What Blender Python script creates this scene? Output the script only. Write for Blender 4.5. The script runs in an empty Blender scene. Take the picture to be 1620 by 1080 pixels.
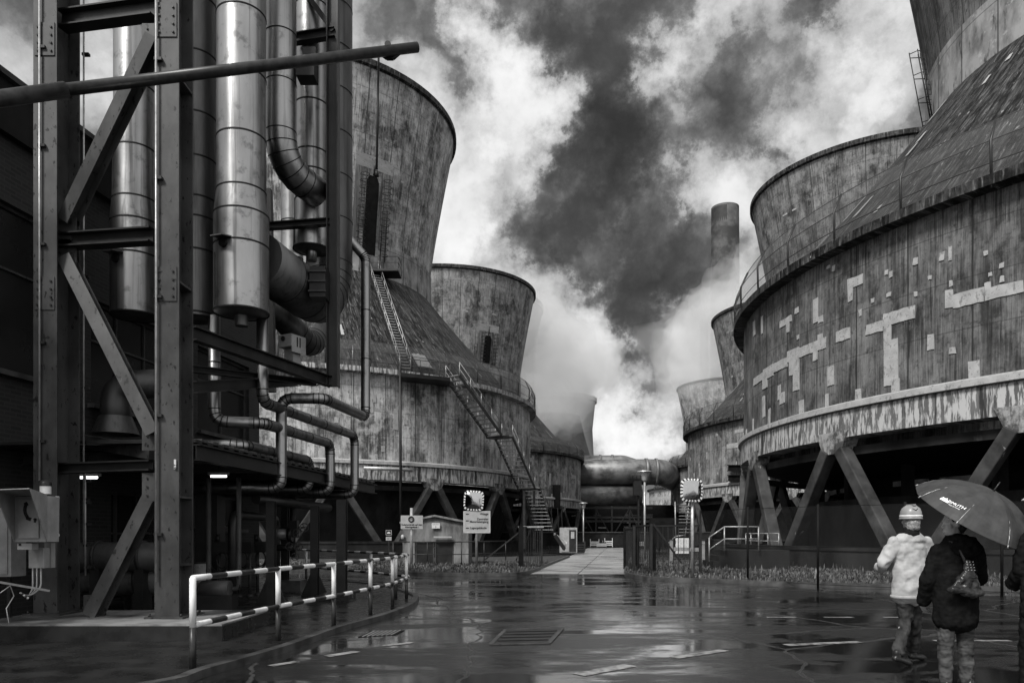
import bpy, math, random
from math import sin, cos, pi, atan2, sqrt, radians, asin, hypot
from mathutils import Vector, Matrix
random.seed(7)
V = Vector
scene = bpy.context.scene
COL = scene.collection

# ------------------------------------------------------------------ camera
EYE = 1.5
F = 1200.0                      # focal length in pixels of the 1620-wide photograph
HOR = 845.0                     # horizon row
cam_data = bpy.data.cameras.new("camera")
cam = bpy.data.objects.new("camera", cam_data)
COL.objects.link(cam)
cam.location = (0, 0, EYE)
cam.rotation_euler = (radians(90), 0, 0)
cam_data.sensor_fit = 'HORIZONTAL'
cam_data.sensor_width = 36.0
cam_data.lens = F / 1620.0 * 36.0
cam_data.shift_y = (HOR - 540.0) / 1620.0
cam_data.clip_start = 0.1
cam_data.clip_end = 9000
scene.camera = cam


def W(u, v, Y):
    """world point at photo pixel (u, v) and distance Y"""
    return V(((u - 810.0) / F * Y, Y, EYE + (HOR - v) / F * Y))


def G(u, v, z=0.0):
    """point at height z seen at pixel (u, v)"""
    Y = F * (EYE - z) / (v - HOR)
    return V(((u - 810.0) / F * Y, Y, z))


# ------------------------------------------------------------------ sky and light
SUN_EL, SUN_AZ = radians(48), radians(215)      # azimuth clockwise from +Y
world = bpy.data.worlds.new("World")
scene.world = world
world.use_nodes = True
wt = world.node_tree
wt.nodes.clear()


def build_sky():
    N, L = wt.nodes, wt.links
    out = N.new('ShaderNodeOutputWorld')
    tc = N.new('ShaderNodeTexCoord')
    nz = N.new('ShaderNodeTexNoise'); nz.inputs['Scale'].default_value = 4.2; nz.inputs['Detail'].default_value = 12
    nz.inputs['Roughness'].default_value = .66
    L.new(tc.outputs['Generated'], nz.inputs['Vector'])
    sub = N.new('ShaderNodeVectorMath'); sub.operation = 'SUBTRACT'; sub.inputs[1].default_value = (.5, .5, .5)
    L.new(nz.outputs['Color'], sub.inputs[0])
    sc_ = N.new('ShaderNodeVectorMath'); sc_.operation = 'SCALE'; sc_.inputs['Scale'].default_value = .34
    L.new(sub.outputs[0], sc_.inputs[0])
    add = N.new('ShaderNodeVectorMath'); add.operation = 'ADD'
    L.new(tc.outputs['Generated'], add.inputs[0]); L.new(sc_.outputs[0], add.inputs[1])
    blobs = BLOBS
    cur = None
    for (u, v, r, a) in blobs:
        d = V(((u - 810) / F, 1.0, (HOR - v) / F)); ln = d.length; d.normalize()
        n = N.new('ShaderNodeVectorMath'); n.operation = 'DISTANCE'
        L.new(add.outputs[0], n.inputs[0]); n.inputs[1].default_value = d
        m = N.new('ShaderNodeMapRange'); m.interpolation_type = 'SMOOTHSTEP'
        m.inputs['From Min'].default_value = 0; m.inputs['From Max'].default_value = r / F / ln * 1.25
        m.inputs['To Min'].default_value = a; m.inputs['To Max'].default_value = 0
        L.new(n.outputs['Value'], m.inputs['Value'])
        if cur is None:
            cur = m.outputs[0]
        else:
            s = N.new('ShaderNodeMath'); s.operation = 'ADD'
            L.new(cur, s.inputs[0]); L.new(m.outputs[0], s.inputs[1]); cur = s.outputs[0]
    # finer cloud structure
    n2 = N.new('ShaderNodeTexNoise'); n2.inputs['Scale'].default_value = 6.2; n2.inputs['Detail'].default_value = 13
    n2.inputs['Roughness'].default_value = .64; n2.inputs['Distortion'].default_value = .12
    L.new(tc.outputs['Generated'], n2.inputs['Vector'])
    m2 = N.new('ShaderNodeMapRange'); m2.inputs['From Min'].default_value = .3; m2.inputs['From Max'].default_value = .7
    m2.inputs['To Min'].default_value = -.13; m2.inputs['To Max'].default_value = .13
    L.new(n2.outputs['Fac'], m2.inputs['Value'])
    s = N.new('ShaderNodeMath'); s.operation = 'ADD'; L.new(cur, s.inputs[0]); L.new(m2.outputs[0], s.inputs[1]); cur = s.outputs[0]
    # billows
    wv = N.new('ShaderNodeVectorMath'); wv.operation = 'SCALE'; wv.inputs['Scale'].default_value = .55; L.new(sc_.outputs[0], wv.inputs[0])
    wa = N.new('ShaderNodeVectorMath'); wa.operation = 'ADD'; L.new(tc.outputs['Generated'], wa.inputs[0]); L.new(wv.outputs[0], wa.inputs[1])
    vo = N.new('ShaderNodeTexVoronoi'); vo.feature = 'F1'; vo.inputs['Scale'].default_value = 9; vo.inputs['Detail'].default_value = 2.5
    vo.inputs['Roughness'].default_value = .5
    L.new(wa.outputs[0], vo.inputs['Vector'])
    mv = N.new('ShaderNodeMapRange'); mv.inputs['From Min'].default_value = .15; mv.inputs['From Max'].default_value = 1.1
    mv.inputs['To Min'].default_value = .21; mv.inputs['To Max'].default_value = -.18; L.new(vo.outputs['Distance'], mv.inputs['Value'])
    s = N.new('ShaderNodeMath'); s.operation = 'ADD'; L.new(cur, s.inputs[0]); L.new(mv.outputs[0], s.inputs[1]); cur = s.outputs[0]
    # the cloud cover is thinner and brighter overhead and behind
    sp = N.new('ShaderNodeSeparateXYZ'); L.new(tc.outputs['Generated'], sp.inputs[0])
    mb = N.new('ShaderNodeMapRange'); mb.interpolation_type = 'SMOOTHSTEP'
    mb.inputs['From Min'].default_value = .62; mb.inputs['From Max'].default_value = -.3
    mb.inputs['To Min'].default_value = .665; mb.inputs['To Max'].default_value = 1.12
    L.new(sp.outputs['Y'], mb.inputs['Value'])
    s = N.new('ShaderNodeMath'); s.operation = 'ADD'; L.new(cur, s.inputs[0]); L.new(mb.outputs[0], s.inputs[1])
    cr = N.new('ShaderNodeFloatCurve')
    cv = cr.mapping.curves[0]
    pts = [(0, .015), (.25, .03), (.42, .065), (.53, .14), (.60, .27), (.72, .42), (.86, .56), (1.0, .64)]
    cv.points[0].location = pts[0]; cv.points[1].location = pts[-1]
    for p in pts[1:-1]: cv.points.new(*p)
    cr.mapping.update()
    L.new(s.outputs[0], cr.inputs['Value'])
    ov = N.new('ShaderNodeMapRange'); ov.inputs['From Min'].default_value = 1.0; ov.inputs['From Max'].default_value = 1.6
    ov.inputs['To Min'].default_value = 0; ov.inputs['To Max'].default_value = .8
    L.new(mb.outputs[0], ov.inputs['Value'])
    pw = N.new('ShaderNodeMath'); pw.operation = 'ADD'; L.new(cr.outputs[0], pw.inputs[0]); L.new(ov.outputs[0], pw.inputs[1])
    bg = N.new('ShaderNodeBackground'); bg.inputs['Strength'].default_value = 1.0
    L.new(pw.outputs[0], bg.inputs['Color'])
    sky = N.new('ShaderNodeTexSky'); sky.sky_type = 'NISHITA'; sky.sun_disc = False
    sky.sun_elevation = SUN_EL; sky.sun_rotation = SUN_AZ; sky.air_density = 1; sky.dust_density = 5
    bw = N.new('ShaderNodeRGBToBW'); L.new(sky.outputs[0], bw.inputs[0])
    bg2 = N.new('ShaderNodeBackground'); bg2.inputs['Strength'].default_value = .05
    L.new(bw.outputs[0], bg2.inputs['Color'])
    mixs = N.new('ShaderNodeMixShader'); mixs.inputs[0].default_value = .93
    L.new(bg2.outputs[0], mixs.inputs[1]); L.new(bg.outputs[0], mixs.inputs[2])
    L.new(mixs.outputs[0], out.inputs['Surface'])


BLOBS = [
    (765, 190, 130, .34), (700, 330, 130, .34), (745, 400, 70, .2), (860, 190, 80, .28), (790, 90, 70, .15), (640, 90, 90, .08),
    (1270, 200, 150, .24), (1400, 130, 140, .2), (1190, 340, 100, .2), (1000, 690, 80, .55), (1060, 640, 60, .3), (1480, 60, 110, .12),
    (870, 500, 100, .2), (950, 560, 80, .16), (1110, 530, 110, .22), (1030, 140, 60, .26), (1095, 60, 70, .24), (930, 455, 60, .16),
    (860, 640, 80, .16), (1130, 460, 80, .18), (200, 120, 160, .12), (700, 480, 90, .2),
    (920, 320, 130, -.24), (850, 250, 80, -.22), (990, 240, 110, -.2), (930, 60, 140, -.22), (1150, 160, 110, -.24),
    (1310, 15, 100, -.26), (1040, 440, 90, -.28), (1180, 250, 70, -.12), (1010, 520, 50, -.22), (700, 110, 60, -.18),
    (60, 60, 120, -.06), (900, 390, 70, -.16), (985, 580, 35, -.12), (900, 670, 70, .28), (950, 640, 60, .25), (1090, 690, 60, .3), (960, 180, 70, -.1), (1010, 330, 45, .16), (905, 300, 35, .12), (1075, 330, 60, .2)]
build_sky()

sun = bpy.data.lights.new("sun", 'SUN')
sun.energy = 3.2
sun.angle = radians(14)
sun.color = (1, .99, .97)
so = bpy.data.objects.new("sun", sun)
COL.objects.link(so)
sd = V((sin(SUN_AZ) * cos(SUN_EL), cos(SUN_AZ) * cos(SUN_EL), sin(SUN_EL)))
so.rotation_euler = sd.to_track_quat('Z', 'Y').to_euler()
so.location = (0, -20, 60)

vs = scene.view_settings
vs.view_transform = 'Standard'; vs.look = 'None'; vs.exposure = 0.62; vs.gamma = 1; vs.use_curve_mapping = False
cy = scene.cycles
cy.max_bounces = 5; cy.diffuse_bounces = 2; cy.glossy_bounces = 3; cy.transmission_bounces = 3
cy.transparent_max_bounces = 12; cy.volume_bounces = 1
cy.use_denoising = True
cy.sample_clamp_indirect = 4
cy.volume_step_rate = 1; cy.volume_max_steps = 96


# ------------------------------------------------------------------ materials
def g3(c): return (c, c, c, 1)


def mat(name, c0, c1=None, scale=(1, 1, 1), ns=3.0, detail=6, lo=.35, hi=.65, rough=.6, rough1=None, metal=0.0,
        bump=0.0, bdist=.02, uv=False, spec=.22, layers=(), joints=None, emit=0, sheen=0, ramp_rough=.6, bump_ns=None):
    """grey procedural surface.  layers: (c, scale3, noise scale, lo, hi, strength) mixed over the base"""
    m = bpy.data.materials.new(name); m.use_nodes = True
    nt = m.node_tree; N, L = nt.nodes, nt.links
    b = N['Principled BSDF']
    b.inputs['Roughness'].default_value = rough; b.inputs['Metallic'].default_value = metal
    b.inputs['Specular IOR Level'].default_value = spec
    if emit:
        b.inputs['Emission Color'].default_value = g3(1); b.inputs['Emission Strength'].default_value = emit
    if c1 is None:
        b.inputs['Base Color'].default_value = g3(c0)
    tc = N.new('ShaderNodeTexCoord')
    src = tc.outputs['UV' if uv else 'Object']

    def noise(sc3, ns_, dt, lo_, hi_, rg=ramp_rough):
        mp = N.new('ShaderNodeMapping'); mp.inputs['Scale'].default_value = sc3
        L.new(src, mp.inputs['Vector'])
        n = N.new('ShaderNodeTexNoise'); n.inputs['Scale'].default_value = ns_; n.inputs['Detail'].default_value = dt
        n.inputs['Roughness'].default_value = rg
        L.new(mp.outputs[0], n.inputs['Vector'])
        r = N.new('ShaderNodeMapRange'); r.inputs['From Min'].default_value = lo_; r.inputs['From Max'].default_value = hi_
        L.new(n.outputs['Fac'], r.inputs['Value'])
        return r.outputs[0], n.outputs['Fac']
    colr = None
    if c1 is not None:
        f, raw = noise(scale, ns, detail, lo, hi)
        mx = N.new('ShaderNodeMix'); mx.data_type = 'RGBA'
        mx.inputs[6].default_value = g3(c0); mx.inputs[7].default_value = g3(c1)
        L.new(f, mx.inputs[0]); colr = mx.outputs[2]
        if rough1 is not None:
            rr = N.new('ShaderNodeMapRange'); rr.inputs['To Min'].default_value = rough; rr.inputs['To Max'].default_value = rough1
            L.new(f, rr.inputs['Value']); L.new(rr.outputs[0], b.inputs['Roughness'])
        for (c, s3, n_, l_, h_, st) in layers:
            f2, _ = noise(s3, n_, 8, l_, h_, .65)
            ml = N.new('ShaderNodeMath'); ml.operation = 'MULTIPLY'; ml.inputs[1].default_value = st; L.new(f2, ml.inputs[0])
            m2 = N.new('ShaderNodeMix'); m2.data_type = 'RGBA'; m2.inputs[7].default_value = g3(c)
            L.new(colr, m2.inputs[6]); L.new(ml.outputs[0], m2.inputs[0]); colr = m2.outputs[2]
        if joints:
            sx = N.new('ShaderNodeSeparateXYZ'); L.new(src, sx.inputs[0])
            for (ax, period, wid, st) in joints:
                q = N.new('ShaderNodeMath'); q.operation = 'PINGPONG'; q.inputs[1].default_value = period / 2
                L.new(sx.outputs[ax], q.inputs[0])
                r = N.new('ShaderNodeMapRange'); r.inputs['From Min'].default_value = wid; r.inputs['From Max'].default_value = wid * 2.2
                r.inputs['To Min'].default_value = st; r.inputs['To Max'].default_value = 0
                L.new(q.outputs[0], r.inputs['Value'])
                m2 = N.new('ShaderNodeMix'); m2.data_type = 'RGBA'; m2.inputs[7].default_value = g3(.01)
                L.new(colr, m2.inputs[6]); L.new(r.outputs[0], m2.inputs[0]); colr = m2.outputs[2]
        L.new(colr, b.inputs['Base Color'])
        if bump:
            _, rw = noise(scale if bump_ns is None else (1, 1, 1), ns * 2 if bump_ns is None else bump_ns, 8, 0, 1)
            bp = N.new('ShaderNodeBump'); bp.inputs['Strength'].default_value = bump; bp.inputs['Distance'].default_value = bdist
            L.new(rw, bp.inputs['Height']); L.new(bp.outputs[0], b.inputs['Normal'])
    return m


def concrete(name, k=1.0, stain=.8, board=.55, white=.6):
    return mat(name, .035 * k, .24 * k, scale=(1, .55, 1), ns=.45, detail=14, lo=.40, hi=.60, rough=.85, uv=True, bump=.4, bdist=.05,
               bump_ns=9, ramp_rough=.72,
               layers=[(.010, (5.0, .14, 1), 1.6, .50, .64, stain), (.30 * k, (7, .30, 1), 1.4, .54, .70, board), (.32 * k, (1, .8, 1), .9, .50, .60, .45), (.02, (1, 1, 1), 3.2, .55, .66, .6), (.008, (15, .45, 1), 1.8, .51, .62, .55),
                       (.015, (1.3, .10, 1), .8, .54, .66, stain * .8), (.012, (1, .8, 1), 2.2, .60, .70, stain * .8),
                       (.40 * k, (1, 1, 1), 1.7, .66, .71, white)],
               joints=[('X', 2.55, .022, .8), ('Y', 1.9, .014, .45), ('X', .32, .010, .16)])


CONC = concrete("weathered_concrete", 1.0, .8, .6, .35)
CONC_L = concrete("pale_concrete", 1.75, .7, .6, .4)
CONC_M = concrete("mottled_concrete", 1.2, .5, .35, .6)
BAND = mat("neck_band_concrete", .10, .26, ns=.9, scale=(1, .5, 1), rough=.85, uv=True, lo=.38, hi=.6, layers=[(.02, (1.5, .3, 1), 2.2, .55, .66, .8), (.36, (1, 1, 1), 1.5, .58, .66, .6)],
           joints=[('X', 2.55, .03, .7), ('Y', 3.0, .02, .5)], detail=10)
RINGB = mat("peeling_ring_concrete", .06, .13, ns=.6, uv=True, scale=(1, .6, 1), rough=.85, detail=10, ramp_rough=.7,
            layers=[(.38, (5, .8, 1), 1.1, .47, .53, .85), (.015, (1.6, .15, 1), 1.3, .55, .62, .9)])
PATCH = mat("repair_mortar", .22, .34, ns=3, uv=True, rough=.85, lo=.3, hi=.7, layers=[(.05, (2.4, .9, 1), 2.2, .57, .62, .5), (.06, (1, 1, 1), 6, .56, .62, .5)])
CONE = mat("mossy_cone_concrete", .004, .05, lo=.44, hi=.60, ns=1.1, uv=True, scale=(2.2, .30, 1), rough=.6, detail=12, ramp_rough=.75, bump=.6, bdist=.08, bump_ns=5, spec=.12,
           layers=[(.20, (4, .45, 1), 1.8, .53, .66, .65), (.002, (1, .6, 1), 1.4, .52, .60, .8), (.34, (1.3, .45, 1), 2.6, .64, .68, .8)], joints=[('X', 2.6, .02, .5)])
HEADM = mat("mottled_leg_head", .05, .24, ns=1.2, rough=.85, detail=12, lo=.44, hi=.56, ramp_rough=.75, layers=[(.02, (3, 3, .4), 2, .52, .62, .8)])
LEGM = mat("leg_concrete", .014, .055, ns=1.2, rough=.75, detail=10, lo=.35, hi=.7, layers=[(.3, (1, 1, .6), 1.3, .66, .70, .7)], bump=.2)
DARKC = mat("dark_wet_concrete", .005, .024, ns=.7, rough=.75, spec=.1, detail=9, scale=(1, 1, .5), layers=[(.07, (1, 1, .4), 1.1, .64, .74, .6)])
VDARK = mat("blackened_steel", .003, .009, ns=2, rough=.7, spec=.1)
STEELD = mat("dark_painted_steel", .006, .018, ns=3, rough=.45, detail=9, layers=[(.06, (1, 1, 1), 14, .66, .72, .6)], bump=.12, spec=.35)
STEELG = mat("grey_painted_steel", .024, .060, ns=2.2, rough=.5, detail=9, scale=(1, 1, .6),
             layers=[(.002, (1, 1, .55), 13, .60, .63, .95), (.10, (1, 1, .6), 6, .68, .73, .5), (.02, (1, 1, .3), 1.2, .55, .65, .5)], bump=.15)
CLAD = mat("sheet_metal_cladding", .15, .36, ns=1.6, scale=(1, 1, .25), rough=.30, rough1=.44, metal=1.0, detail=10, lo=.25, hi=.75,
           layers=[(.04, (6, 6, .15), 1.3, .53, .68, .65), (.08, (1, 1, 1), 4, .55, .66, .6)], bump=.14, bump_ns=1.9)
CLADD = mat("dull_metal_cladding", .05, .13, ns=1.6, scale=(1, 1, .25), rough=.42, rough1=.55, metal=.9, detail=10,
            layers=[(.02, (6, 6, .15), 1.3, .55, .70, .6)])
SEAM = mat("seam_black", .004, .008, ns=6, rough=.6)
GALV = mat("galvanised_steel", .22, .36, ns=8, rough=.4, metal=.5)
WHITEP = mat("white_paint", .50, .66, ns=7, rough=.4, layers=[(.10, (1, 1, 1), 16, .66, .7, .8)])
BLACKP = mat("black_paint", .012, .03, ns=9, rough=.35, layers=[(.14, (1, 1, 1), 18, .68, .72, .6)])
SIGNW = mat("sign_face", .40, .50, ns=3, rough=.5)
SIGNG = mat("sign_face_grey", .24, .31, ns=4, rough=.5)
BLK = mat("black_lettering", .008, .012, ns=5, rough=.5)
LAMP = mat("fluorescent_tube", 1.0, emit=2.2)
GLASSD = mat("dark_window_glass", .008, .014, ns=1, rough=.25, spec=.2)
FROST = mat("frosted_lamp_glass", .25, .35, ns=3, rough=.3)
MIRR = mat("mirror_glass", .34, .42, ns=1, rough=.06, metal=1.0)
PLASTG = mat("grey_powder_coat", .20, .28, ns=4, rough=.5, layers=[(.06, (1, 1, 1), 9, .62, .7, .5)])
RUBBER = mat("black_rubber", .01, .02, ns=4, rough=.45)
MESHN = None


def mesh_net(name, cell, thick, c=.02):
    m = bpy.data.materials.new(name); m.use_nodes = True
    N, L = m.node_tree.nodes, m.node_tree.links
    b = N['Principled BSDF']; b.inputs['Base Color'].default_value = g3(c); b.inputs['Roughness'].default_value = .5
    tc = N.new('ShaderNodeTexCoord'); mp = N.new('ShaderNodeMapping'); mp.inputs['Rotation'].default_value = (0, 0, radians(45))
    L.new(tc.outputs['UV'], mp.inputs[0]); sp = N.new('ShaderNodeSeparateXYZ'); L.new(mp.outputs[0], sp.inputs[0])
    outs = []
    for ax in 'XY':
        q = N.new('ShaderNodeMath'); q.operation = 'PINGPONG'; q.inputs[1].default_value = cell / 2; L.new(sp.outputs[ax], q.inputs[0])
        r = N.new('ShaderNodeMath'); r.operation = 'LESS_THAN'; r.inputs[1].default_value = thick; L.new(q.outputs[0], r.inputs[0]); outs.append(r.outputs[0])
    mxx = N.new('ShaderNodeMath'); mxx.operation = 'MAXIMUM'; L.new(outs[0], mxx.inputs[0]); L.new(outs[1], mxx.inputs[1])
    L.new(mxx.outputs[0], b.inputs['Alpha'])
    return m




def veil(name, alpha, c=.03):
    m = mat(name, c, c * 1.5, ns=20, rough=.5); m.node_tree.nodes['Principled BSDF'].inputs['Alpha'].default_value = alpha
    return m


NET = veil("fine_guard_net", .42, .05)
NETF = veil("fine_fence_net", .13)


# brick
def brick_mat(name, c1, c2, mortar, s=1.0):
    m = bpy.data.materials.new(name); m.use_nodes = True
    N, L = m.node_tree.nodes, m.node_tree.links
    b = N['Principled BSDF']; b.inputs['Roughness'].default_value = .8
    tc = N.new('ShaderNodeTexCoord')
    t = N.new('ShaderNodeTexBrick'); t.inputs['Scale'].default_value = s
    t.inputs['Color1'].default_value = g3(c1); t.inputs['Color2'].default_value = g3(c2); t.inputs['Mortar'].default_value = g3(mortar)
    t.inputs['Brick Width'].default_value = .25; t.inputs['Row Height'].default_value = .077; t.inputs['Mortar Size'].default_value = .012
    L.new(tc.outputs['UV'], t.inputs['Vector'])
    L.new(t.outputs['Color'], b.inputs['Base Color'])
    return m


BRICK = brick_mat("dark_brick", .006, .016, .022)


def asphalt():
    m = bpy.data.materials.new("wet_asphalt"); m.use_nodes = True
    N, L = m.node_tree.nodes, m.node_tree.links
    b = N['Principled BSDF']
    tc = N.new('ShaderNodeTexCoord')

    def nz(s3, sc, d, lo, hi, rg=.6, dist=0):
        mp = N.new('ShaderNodeMapping'); mp.inputs['Scale'].default_value = s3; L.new(tc.outputs['Object'], mp.inputs[0])
        n = N.new('ShaderNodeTexNoise'); n.inputs['Scale'].default_value = sc; n.inputs['Detail'].default_value = d
        n.inputs['Roughness'].default_value = rg; n.inputs['Distortion'].default_value = dist
        L.new(mp.outputs[0], n.inputs['Vector'])
        r = N.new('ShaderNodeMapRange'); r.inputs['From Min'].default_value = lo; r.inputs['From Max'].default_value = hi
        L.new(n.outputs['Fac'], r.inputs['Value']); return r.outputs[0], n.outputs['Fac']
    wet, _ = nz((.45, 1.0, 1), .75, 11, .46, .55, .72, .3)
    fine, fr = nz((1, 1, 1), 38, 5, .42, .68)
    mid, mr = nz((1, 1, 1), 2.5, 8, .3, .7)
    mx = N.new('ShaderNodeMix'); mx.data_type = 'RGBA'; mx.inputs[6].default_value = g3(.002); mx.inputs[7].default_value = g3(.03)
    L.new(fine, mx.inputs[0])
    wn = N.new('ShaderNodeTexNoise'); wn.inputs['Scale'].default_value = 1.3; wn.inputs['Detail'].default_value = 6; L.new(tc.outputs['Object'], wn.inputs['Vector'])
    wm = N.new('ShaderNodeVectorMath'); wm.operation = 'MULTIPLY_ADD'; wm.inputs[1].default_value = (.55, .55, 0); L.new(wn.outputs['Color'], wm.inputs[0]); L.new(tc.outputs['Object'], wm.inputs[2])
    vc = N.new('ShaderNodeTexVoronoi'); vc.feature = 'DISTANCE_TO_EDGE'; vc.inputs['Scale'].default_value = .23; L.new(wm.outputs[0], vc.inputs['Vector'])
    ck = N.new('ShaderNodeMapRange'); ck.inputs['From Min'].default_value = .0015; ck.inputs['From Max'].default_value = .006; ck.inputs['To Min'].default_value = 1; ck.inputs['To Max'].default_value = 0
    L.new(vc.outputs['Distance'], ck.inputs['Value'])
    m2 = N.new('ShaderNodeMix'); m2.data_type = 'RGBA'; m2.inputs[7].default_value = g3(.008); L.new(mx.outputs[2], m2.inputs[6]); L.new(mid, m2.inputs[0])
    L.new(m2.outputs[2], b.inputs['Base Color'])
    rr = N.new('ShaderNodeMapRange'); rr.inputs['To Min'].default_value = .05; rr.inputs['To Max'].default_value = .24
    L.new(wet, rr.inputs['Value']); rc = N.new('ShaderNodeMath'); rc.operation = 'MAXIMUM'; L.new(rr.outputs[0], rc.inputs[0]); L.new(ck.outputs[0], rc.inputs[1]); L.new(rc.outputs[0], b.inputs['Roughness'])
    bs = N.new('ShaderNodeMapRange'); bs.inputs['To Min'].default_value = .08; bs.inputs['To Max'].default_value = 1.0
    L.new(wet, bs.inputs['Value'])
    bp = N.new('ShaderNodeBump'); bp.inputs['Distance'].default_value = .006; L.new(bs.outputs[0], bp.inputs['Strength'])
    L.new(fr, bp.inputs['Height'])
    b2 = N.new('ShaderNodeBump'); b2.inputs['Distance'].default_value = .02; b2.inputs['Strength'].default_value = .05
    L.new(mr, b2.inputs['Height']); L.new(bp.outputs[0], b2.inputs['Normal']); L.new(b2.outputs[0], b.inputs['Normal'])
    b.inputs['Specular IOR Level'].default_value = .55
    cw = N.new('ShaderNodeMapRange'); cw.inputs['To Min'].default_value = 1; cw.inputs['To Max'].default_value = .12; L.new(wet, cw.inputs['Value'])
    cx_ = N.new('ShaderNodeMath'); cx_.operation = 'SUBTRACT'; cx_.use_clamp = True; L.new(cw.outputs[0], cx_.inputs[0]); L.new(ck.outputs[0], cx_.inputs[1]); L.new(cx_.outputs[0], b.inputs['Coat Weight']); b.inputs['Coat Roughness'].default_value = .06; L.new(b2.outputs[0], b.inputs['Coat Normal'])
    return m


ASPH = asphalt()
SLAB = mat("wet_concrete_slab", .12, .34, ns=.8, rough=.16, rough1=.5, detail=10, scale=(.5, 1.6, 1), layers=[(.02, (.4, 2.2, 1), 1.0, .54, .64, .8)], bump=.1, bump_ns=20, bdist=.01)
KERB = mat("kerb_stone", .02, .07, ns=3, rough=.4, detail=9)
SOIL = mat("verge_soil", .015, .05, ns=4, rough=.9, detail=9, bump=.5, bump_ns=9)
PAD = mat("pad_screed", .05, .20, ns=1.5, rough=.35, rough1=.7, detail=12, lo=.4, hi=.62, bump=.2, bump_ns=25)
PAVE = mat("wet_pavement", .005, .018, ns=2, rough=.16, rough1=.42, detail=10, bump=.15, bump_ns=30, bdist=.006)
LINE = mat("worn_road_paint", .05, .24, ns=7, rough=.35, detail=10, lo=.38, hi=.55, layers=[(.02, (1, 1, 1), 9, .56, .62, .9)])


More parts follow.
